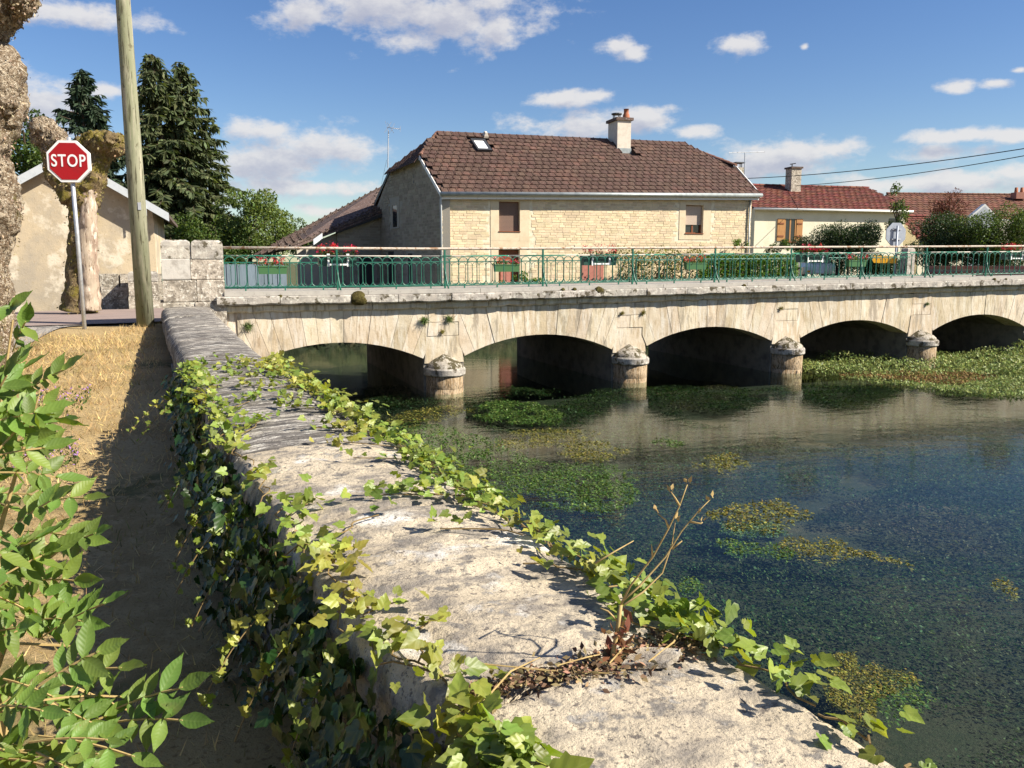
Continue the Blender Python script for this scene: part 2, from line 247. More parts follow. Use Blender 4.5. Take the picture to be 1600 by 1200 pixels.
b2 = N(t, 'ShaderNodeBump', i={'Strength': .06, 'Distance': .018}); t.links.new(w2.outputs[0], b2.inputs['Height']); t.links.new(b1.outputs[0], b2.inputs['Normal'])
t.links.new(b2.outputs[0], gl.inputs['Normal'])
dt = N(t, 'ShaderNodeVectorMath', operation='DOT_PRODUCT'); t.links.new(ps.outputs['Incoming'], dt.inputs[0]); t.links.new(b2.outputs[0], dt.inputs[1])
da = N(t, 'ShaderNodeMath', operation='ABSOLUTE'); t.links.new(dt.outputs['Value'], da.inputs[0])
d1 = N(t, 'ShaderNodeMath', operation='SUBTRACT', use_clamp=True, i={0: 1.0}); t.links.new(da.outputs[0], d1.inputs[1])
d5 = N(t, 'ShaderNodeMath', operation='POWER', i={1: 5.0}); t.links.new(d1.outputs[0], d5.inputs[0]); t.links.new(d5.outputs[0], fr.inputs[0])   # Schlick reflectance, the same from both sides
t.links.new(fr.outputs[0], ms.inputs[0]); t.links.new(tr.outputs[0], ms.inputs[1]); t.links.new(gl.outputs[0], ms.inputs[2]); t.links.new(ms.outputs[0], o_.inputs[0])
MT['water'] = wm

# ------------------------------------------------------------------ mesh helpers
def link(name, me, parent=None, **kw):
    o = bpy.data.objects.new(name, me); COL.objects.link(o); o.parent = parent
    if parent is not None and parent.type == 'EMPTY' and parent.parent is None: o.location = -parent.location   # meshes hold world coordinates
    for k, v in kw.items(): o[k] = v
    return o
def thing(name, label, cat, loc=(0, 0, 0), group=None, rz=0):
    o = bpy.data.objects.new(name, None); COL.objects.link(o); o.location = loc; o.rotation_euler = (0, 0, rz); o.empty_display_size = .2
    o['label'] = label; o['category'] = cat
    if group: o['group'] = group
    return o
def tag(o, label, cat=None, group=None, kind=None):
    o['label'] = label
    if cat: o['category'] = cat
    if group: o['group'] = group
    if kind: o['kind'] = kind
    return o
class G:
    def __init__(s): s.v = []; s.f = []
    def poly(s, pts):
        n = len(s.v); s.v += [tuple(p) for p in pts]; s.f.append(tuple(range(n, n + len(pts)))); return s
    def hexa(s, p):          # 8 points: bottom ring 0-3, top ring 4-7
        n = len(s.v); s.v += [tuple(q) for q in p]
        s.f += [tuple(n + i for i in q) for q in ((3, 2, 1, 0), (4, 5, 6, 7), (0, 1, 5, 4), (1, 2, 6, 5), (2, 3, 7, 6), (3, 0, 4, 7))]; return s
    def box(s, c, d, fx=(1, 0, 0), fy=None, jit=0):
        fx = Vector(fx).normalized(); fz = Vector((0, 0, 1)); fy = Vector(fy).normalized() if fy is not None else fz.cross(fx).normalized()
        fz = fx.cross(fy).normalized(); c = Vector(c); ps = []
        for k in (-1, 1):
            for (i, j) in ((-1, -1), (1, -1), (1, 1), (-1, 1)):
                q = c + fx * (i * d[0] / 2) + fy * (j * d[1] / 2) + fz * (k * d[2] / 2)
                if jit: q = q + Vector((random.uniform(-jit, jit), random.uniform(-jit, jit), random.uniform(-jit, jit)))
                ps.append(q)
        return s.hexa(ps)
    def tube(s, path, rad, n=6, cap=True):
        path = [Vector(p) for p in path]; m = len(path)
        if not hasattr(rad, '__len__'): rad = [rad] * m
        base = len(s.v); up = None
        for i, p in enumerate(path):
            tg = (path[min(i + 1, m - 1)] - path[max(i - 1, 0)])
            tg = tg.normalized() if tg.length > 1e-9 else Vector((0, 0, 1))
            if up is None: up = tg.orthogonal().normalized()
            else:
                up = up - tg * up.dot(tg); up = up.normalized() if up.length > 1e-6 else tg.orthogonal().normalized()
            sd_ = tg.cross(up)
            for k in range(n):
                a = 2 * math.pi * k / n; s.v.append(tuple(p + (up * math.cos(a) + sd_ * math.sin(a)) * rad[i]))
        for i in range(m - 1):
            for k in range(n):
                a, b = base + i * n + k, base + i * n + (k + 1) % n; s.f.append((a, b, b + n, a + n))
        if cap: s.f.append(tuple(base + k for k in reversed(range(n)))); s.f.append(tuple(base + (m - 1) * n + k for k in range(n)))
        return s
    def lathe(s, prof, n=16, c=(0, 0, 0), a0=0, a1=2 * math.pi):
        base = len(s.v); full = abs(a1 - a0 - 2 * math.pi) < 1e-6; nn = n if full else n + 1
        for (r, z) in prof:
            for k in range(nn):
                a = a0 + (a1 - a0) * k / n; s.v.append((c[0] + r * math.cos(a), c[1] + r * math.sin(a), c[2] + z))
        for i in range(len(prof) - 1):
            for k in range(n):
                a = base + i * nn + k; b = base + i * nn + (k + 1) % nn; s.f.append((a, b, b + nn, a + nn))
        return s
    def prism(s, poly, off):     # polygon of 3-D points pushed by a vector
        n = len(poly); b = len(s.v); off = Vector(off)
        s.v += [tuple(p) for p in poly] + [tuple(Vector(p) + off) for p in poly]
        s.f.append(tuple(b + i for i in range(n))); s.f.append(tuple(b + n + i for i in reversed(range(n))))
        for i in range(n): j = (i + 1) % n; s.f.append((b + j, b + i, b + n + i, b + n + j))
        return s
    def mesh(s, name, m, smooth=False, fix=True):
        me = bpy.data.meshes.new(name); me.from_pydata(s.v, [], s.f)
        if fix:
            bm = bmesh.new(); bm.from_mesh(me); bmesh.ops.recalc_face_normals(bm, faces=bm.faces); bm.to_mesh(me); bm.free()
        me.materials.append(MT[m])
        if smooth: me.polygons.foreach_set('use_smooth', [True] * len(me.polygons))
        return me
    def put(s, name, m, parent=None, smooth=False, **kw): return link(name, s.mesh(name, m, smooth), parent, **kw)
def nmesh(name, V, F, m, smooth=False):
    V = np.asarray(V, np.float32); F = np.asarray(F, np.int32); k = F.shape[1]
    me = bpy.data.meshes.new(name); me.vertices.add(len(V)); me.vertices.foreach_set('co', V.ravel())
    me.loops.add(F.size); me.loops.foreach_set('vertex_index', F.ravel()); me.polygons.add(len(F))
    me.polygons.foreach_set('loop_start', np.arange(0, F.size, k, dtype=np.int32)); me.update(calc_edges=True); me.validate()
    for q in (m if isinstance(m, (list, tuple)) else [m]): me.materials.append(MT[q])
    if smooth: me.polygons.foreach_set('use_smooth', [True] * len(me.polygons))
    return me
def leaf_uv(me, T, TF):
    n = len(me.polygons) // len(TF); uv = me.uv_layers.new(name='leaf'); T = np.asarray(T)
    a = T[np.asarray(TF).ravel()][:, :2]; uv.data.foreach_set('uv', np.tile(a, (n, 1)).astype(np.float32).ravel()); return me
def veins(m, freq, lean, col, amt):
    t = m.node_tree; b = t.nodes['Principled BSDF']; src = b.inputs['Base Color'].links[0].from_socket
    uv = N(t, 'ShaderNodeUVMap'); uv.uv_map = 'leaf'; sx_ = N(t, 'ShaderNodeSeparateXYZ'); t.links.new(uv.outputs[0], sx_.inputs[0])
    ab_ = N(t, 'ShaderNodeMath', operation='ABSOLUTE'); t.links.new(sx_.outputs[0], ab_.inputs[0])
    mid = N(t, 'ShaderNodeMapRange', i={1: .008, 2: .03, 3: 1, 4: 0}); t.links.new(ab_.outputs[0], mid.inputs[0])
    k = N(t, 'ShaderNodeMath', operation='MULTIPLY_ADD', i={1: -lean}); t.links.new(ab_.outputs[0], k.inputs[0]); t.links.new(sx_.outputs[1], k.inputs[2])
    sn_ = N(t, 'ShaderNodeMath', operation='MULTIPLY', i={1: freq}); t.links.new(k.outputs[0], sn_.inputs[0])
    sn2 = N(t, 'ShaderNodeMath', operation='SINE'); t.links.new(sn_.outputs[0], sn2.inputs[0])
    sv = N(t, 'ShaderNodeMapRange', i={1: .80, 2: .99, 3: 0, 4: .55}); t.links.new(sn2.outputs[0], sv.inputs[0])
    mxx = N(t, 'ShaderNodeMath', operation='MAXIMUM'); t.links.new(mid.outputs[0], mxx.inputs[0]); t.links.new(sv.outputs[0], mxx.inputs[1])
    mu = N(t, 'ShaderNodeMath', operation='MULTIPLY', i={1: amt}); t.links.new(mxx.outputs[0], mu.inputs[0])
    mc = N(t, 'ShaderNodeMixRGB'); t.links.new(mu.outputs[0], mc.inputs[0]); t.links.new(src, mc.inputs[1]); mc.inputs[2].default_value = c4(col)
    for l in list(t.links):
        if l.from_socket == src and l.to_node.type in ('BSDF_PRINCIPLED', 'BSDF_TRANSLUCENT') or (l.from_socket == src and l.to_node.type == 'MIX_RGB' and l.to_node != mc and l.to_node.blend_type == 'MULTIPLY'): t.links.new(mc.outputs[0], l.to_socket)
    bp = N(t, 'ShaderNodeBump', i={'Strength': .10, 'Distance': .003}); t.links.new(sn2.outputs[0], bp.inputs['Height']); t.links.new(bp.outputs[0], b.inputs['Normal'])
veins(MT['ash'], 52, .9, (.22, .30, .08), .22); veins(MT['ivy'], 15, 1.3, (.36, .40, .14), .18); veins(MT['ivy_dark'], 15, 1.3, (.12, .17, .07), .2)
def norm(a): return a / np.maximum(np.linalg.norm(a, axis=-1, keepdims=True), 1e-9)
def scatter(T, TF, pos, ax, nr, size):      # leaf template over points: ax = leaf axis, nr = leaf normal
    pos = np.asarray(pos, float); n = len(pos); Y = norm(np.asarray(ax, float)); Z = np.asarray(nr, float); Z = norm(Z - (Z * Y).sum(1, keepdims=True) * Y); X = np.cross(Y, Z)
    T = np.asarray(T, float); S = np.asarray(size, float).reshape(-1, 1, 1) * np.ones((n, 1, 1))
    V = pos[:, None] + S * (T[None, :, 0:1] * X[:, None] + T[None, :, 1:2] * Y[:, None] + T[None, :, 2:3] * Z[:, None])
    F = np.asarray(TF)[None] + (np.arange(n) * len(T))[:, None, None]
    return V.reshape(-1, 3), F.reshape(-1, len(TF[0]))
def rdir(n): return norm(RS.normal(size=(n, 3)))
T_LEAF = [(0, 0, 0), (.26, .45, .07), (0, 1, 0), (-.26, .45, .07)]; F_LEAF = [(0, 1, 2), (0, 2, 3)]
T_NEED = [(-.05, 0, 0), (.05, 0, 0), (.16, .5, -.03), (0, 1, -.12), (-.16, .5, -.03)]; F_NEED = [(0, 1, 2), (0, 2, 4), (4, 2, 3)]
T_BLADE = [(-.05, 0, 0), (.05, 0, 0), (0, 1, .25)]; F_BLADE = [(0, 1, 2)]
# toothed leaflet with a folded midrib
_s = [(0, 0), (.09, .10), (.17, .24), (.22, .42), (.20, .60), (.135, .78), (.05, .93), (0, 1.1)]
T_ASH = [(0, y, -.05 * math.sin(y * 3)) for x, y in _s] + [(x, y, .05 + .035 * (i % 2) - .09 * y * y) for i, (x, y) in enumerate(_s)] + [(-x, y, .05 + .035 * (i % 2) - .09 * y * y) for i, (x, y) in enumerate(_s)]
F_ASH = []
for i in range(7):
    F_ASH += [(i, 8 + i, 9 + i), (i, 9 + i, i + 1), (16 + i, i, 17 + i), (17 + i, i, i + 1)]
_i = [(.12, -.13), (.33, -.12), (.43, .06), (.36, .20), (.46, .42), (.31, .50), (.17, .74), (0, 1.0), (-.17, .74), (-.31, .50), (-.46, .42), (-.36, .20), (-.43, .06), (-.33, -.12), (-.12, -.13)]
T_IVY = [(0, .08, -.03)] + [(x, y, .16 * abs(x) - .14 * y * y + .03 * math.sin(x * 9 + y * 5)) for i, (x, y) in enumerate(_i)]
F_IVY = [(0, i, i + 1) for i in range(1, 15)]

def crown(pos_fn, n, size, m, name='crown', parent=None, up=.3, T=T_LEAF, TF=F_LEAF, out=None, **kw):
    pos = pos_fn(n); n = len(pos); nr = rdir(n); nr[:, 2] = np.abs(nr[:, 2]) + up
    if out is not None: nr += out(pos)
    V, F = scatter(T, TF, pos, rdir(n), nr, size * RS.uniform(.6, 1.4, n))
    return link(name, nmesh(name, V, F, m), parent, **kw)
def blobs(centres, radii, weights=None):
    C_ = np.array(centres, float); Rr = np.array(radii, float)
    if Rr.ndim == 1: Rr = np.repeat(Rr[:, None], 3, 1)
    w = Rr.prod(1) ** .67; w = w / w.sum()
    def f(n):
        k = RS.choice(len(C_), n, p=w); d = rdir(n) * (RS.uniform(.55, 1.05, n) ** .6)[:, None]
        return C_[k] + d * Rr[k]
    return f
def clumpy(c, rx, ry, rz, k, rk):
    """a crown made of k clumps spread through an ellipsoid"""
    d = rdir(k) * (RS.uniform(.25, 1, k) ** .5)[:, None]
    cs = np.array(c) + d * np.array([rx, ry, rz]); return blobs(cs, RS.uniform(.6, 1.25, k) * rk)

# ================================================================== SETTING
A_B = R(21.5); BD = Vector((math.cos(A_B), math.sin(A_B), 0)); BN = Vector((-math.sin(A_B), math.cos(A_B), 0)); B0 = Vector((-1.386, 15.68, 0))
def Bp(s, n, z): return B0 + BD * s + BN * n + Vector((0, 0, z))
def H(s): return .0103 * s if s > 0 else 0
WZ = -2.45
EDGE_L = [(.22, .75), (-.066, 1.426), (-.148, 1.62), (-.39, 1.99), (-.569, 2.347), (-.885, 2.956), (-1.132, 3.438), (-1.521, 4.244), (-2.289, 5.925), (-2.68, 6.751), (-4.028, 9.699), (-5.968, 14.143)]
EDGE_R = [(1.0, .75), (.73, 1.426), (.655, 1.573), (.40, 2.08), (.284, 2.3), (.144, 2.6), (-.151, 3.18), (-.492, 3.894), (-1.132, 5.162), (-1.841, 6.568), (-3.05, 9.30), (-5.05, 13.95)]
def interp(tab, y):
    ys = [p[1] for p in tab]; return float(np.interp(y, ys, [p[0] for p in tab]))
EL_ = [(.24 - .4645 * (y - .77), y) for y in (-8, -3)] + EDGE_L
ER_ = [(1.0 - .45 * (y - .75), y) for y in (-8, -3)] + EDGE_R
def xl(y): return interp(EL_, y)
def xr(y): return interp(ER_, y)
def ztop(y): return -.93 + .01395 * (y - 1.6)
GY = [-60, 4.4, 5.1, 6.6, 7.8, 10.2, 12.5, 14, 60]; GZ = [-1.65, -1.65, -1.58, -1.5, -1.4, -1.27, -1.16, -1.12, -1.10]
def road_z(s): return float(np.interp(s, [-60, -12, -4.6, -2.5, 0, 20, 60], [-1.10, -1.075, -1.02, -.84, -.76, -.56, -.5]))
def sm(a, b, x): x = min(1, max(0, (x - a) / (b - a))); return x * x * (3 - 2 * x)
def ground_z(x, y):
    s = (x - B0.x) * BD.x + (y - B0.y) * BD.y; n = (x - B0.x) * BN.x + (y - B0.y) * BN.y
    bed = -3.0 + .12 * noise.noise(Vector((x * .7, y * .7, 0)))
    left = float(np.interp(y, GY, GZ)) + .03 * noise.noise(Vector((x * .9, y * .9, 3)))
    if n < .3:       # this side of the bridge
        c = (xl(y) + xr(y)) / 2 if y < 14 else -5.5
        w = sm(-.12, .12, x - c)
        w = w * (1 - sm(19, 21, s))
        z = left * (1 - w) + bed * w
        if s < -3.4: q = sm(-1.6, .1, n) * (1 - w); z = z * (1 - q) + (road_z(s) - .03) * q
        if s > 19: z = max(z, left * (1 - sm(19, 21, s)) - .9 * sm(19, 21, s)) if w < .5 else z
        return z
    land = -1.62 + .75 * sm(12, 20, s)                                   # gardens round the houses
    if s < -3: land = -1.10 - .52 * sm(-9, -3, s)
    rz = road_z(s) - .04
    inr = sm(-.6, 0, n) * (1 - sm(6.0, 8.0, n))
    land = land * (1 - inr) + rz * inr
    w = (sm(-4.1, -3.8, s) if n < 5.3 else sm(-10, -9.2, s)) * (1 - sm(18.2, 19, s)) * (1 - sm(9.6, 10.8, n))
    return land * (1 - w) + bed * w
def axis(lo, hi, fine, a, b, k=1.25):
    v = list(np.arange(a, b, fine)); s = fine; x = a
    while x > lo: s *= k; x -= s; v.insert(0, x)
    s = fine; x = v[-1]
    while x < hi: s *= k; x += s; v.append(x)
    return v
XS = axis(-900, 900, .3, -13, 24); YS = axis(-60, 1500, .3, -1, 46)
V = [(x, y, ground_z(x, y)) for y in YS for x in XS]; nx = len(XS)
F = [(j * nx + i, j * nx + i + 1, (j + 1) * nx + i + 1, (j + 1) * nx + i) for j in range(len(YS) - 1) for i in range(nx - 1)]
gme = nmesh('ground', V, F, ['lawn', 'bed', 'garden'], True)
Va = np.array(V); Fa = np.array(F); zc = Va[Fa][:, :, 2].mean(1)
cen = Va[Fa].mean(1); nn_ = (cen[:, 0] - B0.x) * BN.x + (cen[:, 1] - B0.y) * BN.y
gme.polygons.foreach_set('material_index', np.where(zc < -2.2, 1, np.where(nn_ > 6.2, 2, 0)).astype(np.int32))
link('ground', gme, kind='structure', label='dry grassy ground with the river bed cut into it')
def flat(name, pts, m, **kw):
    me = bpy.data.meshes.new(name); me.from_pydata([tuple(p) for p in pts], [], [tuple(range(len(pts)))]); me.update()
    if me.polygons[0].normal.z < 0: me.flip_normals()
    me.materials.append(MT[m]); return link(name, me, **kw)
water = flat('water', [Bp(-11, 12.5, WZ), Bp(-11, 5.4, WZ), Bp(-4.6, 5.2, WZ), Bp(-4.6, -.5, WZ), (-5.2, 13, WZ), (.6, 1, WZ), (2.2, -12, WZ), (60, -12, WZ), Bp(40, 12, WZ)], 'water', kind='structure', label='clear shallow river full of dark green weed')
# roads
g_ = G(); ss = [-60, -30, -20, -14, -11, -9, -7, -5.2, -4.3, -3.7, -2, 0, 4, 8, 12, 16, 20, 30, 60]
n0 = len(g_.v)
for s in ss:
    for n in (.55, 2.9, 5.25): g_.v.append(tuple(Bp(s, n, road_z(s) + (.03 if n == 2.9 else 0))))
for i in range(len(ss) - 1):
    for k in (0, 1): a = i * 3 + k; g_.f.append((a, a + 1, a + 4, a + 3))
g_.put('road', 'road', kind='structure', label='pinkish asphalt road running over the bridge')
def drape(name, near, far, m, dz, label):
    g_ = G(); us = list(range(-60, 245, 12)); rows = 6
    for u in us:
        vn, vf = np.interp(u, [p[0] for p in near], [p[1] for p in near]), np.interp(u, [p[0] for p in far], [p[1] for p in far])
        for k in range(rows):
            p = PZ(u, vn + (vf - vn) * k / (rows - 1), -1.11); g_.v.append((p.x, p.y, ground_z(p.x, p.y) + dz))
    for i in range(len(us) - 1):
        for k in range(rows - 1): a = i * rows + k; g_.f.append((a, a + 1, a + rows + 1, a + rows))
    g_.put(name, m, kind='structure', label=label)
drape('gravel_verge', [(-60, 548), (40, 532), (110, 515), (235, 509)], [(-60, 503), (240, 499)], 'gravel', .022, 'grey gravel strip between the lawn and the road')
drape('road_marking', [(-60, 520), (20, 518), (110, 508.5), (120, 507), (240, 507)], [(-60, 510), (110, 506.5), (120, 507), (240, 507)], 'paint', .03, 'white painted stop line on the side road')

# ------------------------------------------------------------------ parapet wall beside the lawn
WD = Vector((-.421, .907, 0)); WN = Vector((.907, .421, 0))
wall = thing('stone_wall', 'low old limestone wall with broad coping running along the river bank', 'wall', (-.1, 1.5, -1.65))
def at_local(name, me, parent, pos, ex, ey, ez, scale=1):      # a shared mesh set at a place and orientation
    from mathutils import Matrix
    o = bpy.data.objects.new(name, me); COL.objects.link(o); o.parent = parent
    off = parent.location if parent is not None and parent.type == 'EMPTY' else Vector((0, 0, 0))
    m = Matrix((ex, ey, ez)).transposed().to_4x4()
    if scale != 1: m = m @ Matrix.Scale(scale, 4)
    m.translation = Vector(pos) - off; o.matrix_basis = m; return o

joints = [.75, 1.60, 2.78, 3.80, 4.85, 6.0, 7.3, 8.7, 10.2, 11.8, 13.95]
def wall_stone(y0, y1, nu, nv, m, gap=.012):
    """a coping stone with a crowned, pitted top and rounded arrises; joints square to the wall"""
    g = G(); grid = []
    def top(t, w):
        yl = y0 + (y1 - y0) * t; L_ = Vector((xl(yl), yl, 0)); yr = yl + .30; Rr = Vector((xr(yr), yr, 0))
        p = L_.lerp(Rr, w); ed = min(w, 1 - w); et = min(t * (y1 - y0), (1 - t) * (y1 - y0))
        z = ztop(p.y) + .024 * (1 - (2 * w - 1) ** 2)
        z -= .042 * max(0, 1 - ed / .045) ** 2 + .026 * max(0, 1 - et / .03) ** 2
        q = Vector((p.x * 2.2, p.y * 2.2, 7 + y0))
        z += .013 * noise.fractal(q, 1, 2, 5) + .007 * noise.noise(q * 5) - .016 * max(0, noise.noise(q * 2.3) - .3) * 2
        p = p + WN * (.022 * noise.noise(Vector((p.x * 4, p.y * 4, 1))) * (1 if w > .5 else 1) * (1 if ed < .02 else 0))
        return Vector((p.x, p.y, z))
    T0, T1 = gap / (y1 - y0), 1 - gap / (y1 - y0)
    rows = [[top(T0 + (T1 - T0) * i / nu, j / nv) for j in range(nv + 1)] for i in range(nu + 1)]
    for r in rows: g.v += [tuple(p) for p in r]
    k = nv + 1
    for i in range(nu):
        for j in range(nv): a = i * k + j; g.f.append((a, a + 1, a + k + 1, a + k))
    ring = [(0, j) for j in range(nv)] + [(i, nv) for i in range(nu)] + [(nu, j) for j in range(nv, 0, -1)] + [(i, 0) for i in range(nu, 0, -1)]
    b = len(g.v)
    for lev, dz in enumerate((.09, .20)):
        for (i, j) in ring:
            p = rows[i][j]; e = .03 * noise.noise(Vector((p.x * 5, p.y * 5, lev * 2))); out = WN * ((.01 + e) * (1 if j == nv else -1 if j == 0 else 0))
            g.v.append(tuple(Vector((p.x, p.y, ztop(p.y) - dz)) + out))
    n = len(ring)
    for q in range(n):
        r = (q + 1) % n; a, c = ring[q][0] * k + ring[q][1], ring[r][0] * k + ring[r][1]
        g.f.append((a, b + q, b + r, c)); g.f.append((b + q, b + n + q, b + n + r, b + r))
    return g.put('coping_stone', m, wall, True)
res = [(46, 50), (60, 56), (46, 40), (34, 30), (28, 24), (22, 18), (20, 16), (18, 14), (16, 12), (18, 12)]
for i in range(10):
    wall_stone(joints[i], joints[i + 1], *res[i], 'cope' if i < 3 else 'cope_old')
wall_stone(-3, .75, 30, 12, 'cope'); 
core = G(); ys_ = [-3, 0, 1, 2, 3, 4, 5, 6, 7, 8, 9, 10, 11, 12, 13, 14.05]
def ring_at(y, lo, hi, ins):
    L_ = Vector((xl(y) , y, 0)) + WN * ins; Rr = Vector((xr(y + .30), y + .30, 0)) - WN * ins
    return [L_ + Vector((0, 0, lo)), Rr + Vector((0, 0, lo)), Rr + Vector((0, 0, hi)), L_ + Vector((0, 0, hi))]
b = 0
for y in ys_: core.v += [tuple(p) for p in ring_at(y, -3.1, ztop(y) - .19, .10)]
for i in range(len(ys_) - 1):
    for k in range(4): a = i * 4; core.f.append((a + k, a + (k + 1) % 4, a + 4 + (k + 1) % 4, a + 4 + k))
core.put('wall_core', 'core', wall)
# coursed rubble on both faces, the lawn side in the wall's own shade
for side in (0, 1):
    zs = [-.20, -.42, -.66, -.92] if side == 0 else [-.20, -.44, -.70, -.98, -1.28, -1.6]
    for r in range(len(zs) - 1):
        y = .6 + random.random() * .3
        while y < 13.6:
            L_ = random.uniform(.3, .62) * (1 if y < 8 else 1.5); y2 = min(y + L_, 13.9)
            p0 = Vector((xl(y), y, 0)) if side == 0 else Vector((xr(y + .3), y + .3, 0)); p1 = Vector((xl(y2), y2, 0)) if side == 0 else Vector((xr(y2 + .3), y2 + .3, 0))
            sg = 1 if side == 0 else -1; d = (p1 - p0).normalized() * .012; pr = random.uniform(.015, .05)
            a0, a1 = ztop(y) + zs[r] - .01, ztop(y) + zs[r + 1] + .01
            if a0 > float(np.interp(y, GY, GZ)) - .05 or side == 1:
                def q(p, ins, z): return p + WN * (sg * ins) + Vector((0, 0, z))
                G().hexa([q(p0 + d, pr, a1), q(p1 - d, pr + random.uniform(-.01, .01), a1), q(p1 - d, .13, a1), q(p0 + d, .13, a1), q(p0 + d, pr, a0), q(p1 - d, pr, a0), q(p1 - d, .13, a0), q(p0 + d, .13, a0)]).put('stone', 'core', wall)
            y = y2
fg = G()
for y in np.arange(1.0, 13.4, 1.55):
    p0 = Vector((xr(y + .3), y + .3, WZ - .2)); p1 = Vector((xr(y + 1.8), y + 1.8, WZ - .2)); w_ = WN * .42; u_ = Vector((0, 0, .27))
    fg.hexa([p0, p0 + w_, p1 + w_, p1, p0 + u_, p0 + w_ + u_ * .9, p1 + w_ + u_ * .9, p1 + u_])
fg.put('footing', 'footing', wall)

# ------------------------------------------------------------------ the bridge
bridge = thing('stone_bridge', 'pale stone bridge with low segmental arches and round mossy cutwaters', 'bridge', Bp(2, 2.6, WZ))
PS = [.1 + 4.02 * k for k in range(-1, 6)]       # pier centres along the bridge, first and last are abutments
HS = 1.6; RISE = .36; RAD = (HS * HS + RISE * RISE) / (2 * RISE); TH = math.asin(HS / RAD); SPR = -1.80
def bprism(pts, n0, n1, name, m, par):           # (s, z) polygon between two depths
    return G().prism([Bp(s, n0, z) for s, z in pts], BN * (n1 - n0)).put(name, m, par)
for k in range(6):
    c = (PS[k] + PS[k + 1]) / 2; h = H(c); cz = SPR + h + RISE - RAD
    nv = 15
    for i in range(nv):
        pts = []
        for e, jj in ((0, i), (1, i + 1)):
            a = -TH + 2 * TH * jj / nv + (.0007 if e == 0 else -.0007)
            s0, z0 = c + RAD * math.sin(a), cz + RAD * math.cos(a); zt = -.86 + H(s0)
            s1 = s0 + math.tan(a) * (zt - z0); lim = 1.71
            if abs(s1 - c) > lim:
                s1c = c + math.copysign(lim, s1 - c); z1 = z0 + (s1c - s0) / math.tan(a); pts.append((s0, z0, s1c, min(z1, zt)))
            else: pts.append((s0, z0, s1, zt))
        (a0, b0, a1, b1), (c0, d0, c1, d1) = pts
        poly = [(a0, b0), (c0, d0), (c1, d1)]
        if abs(d1 - b1) > .02 and (abs(a1 - c) >= 1.70 or abs(c1 - c) >= 1.70):
            zt = -.86 + H(c)
            if c1 > c and abs(c1 - c) >= 1.70 and b1 > d1 + .02 : poly.append((c + 1.71, zt))
            if c1 < c and abs(a1 - c) >= 1.70 and d1 > b1 + .02: poly.append((c - 1.71, zt))
        poly.append((a1, b1))
        pr = random.uniform(-.006, .006)
        bprism(poly, pr, .55, 'voussoir', 'bridge', bridge)
    vg = G(); m_ = 14
    for i in range(m_ + 1):
        a = -TH + 2 * TH * i / m_
        for n in (.5, 5.35): vg.v.append(tuple(Bp(c + RAD * math.sin(a), n, cz + RAD * math.cos(a) + .01)))
    for i in range(m_): vg.f.append((2 * i, 2 * i + 1, 2 * i + 3, 2 * i + 2))
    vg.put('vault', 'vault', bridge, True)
    # far face ring and fill above the vault
    pl = [(c - 2.0, -.75), (c - 2.0, SPR + h)] + [(c + RAD * math.sin(-TH + 2 * TH * i / 14), cz + RAD * math.cos(-TH + 2 * TH * i / 14) + .012) for i in range(15)] + [(c + 2.0, SPR + h), (c + 2.0, -.75)]
    bprism(pl, 5.0, 5.35, 'far_face', 'bridge', bridge)
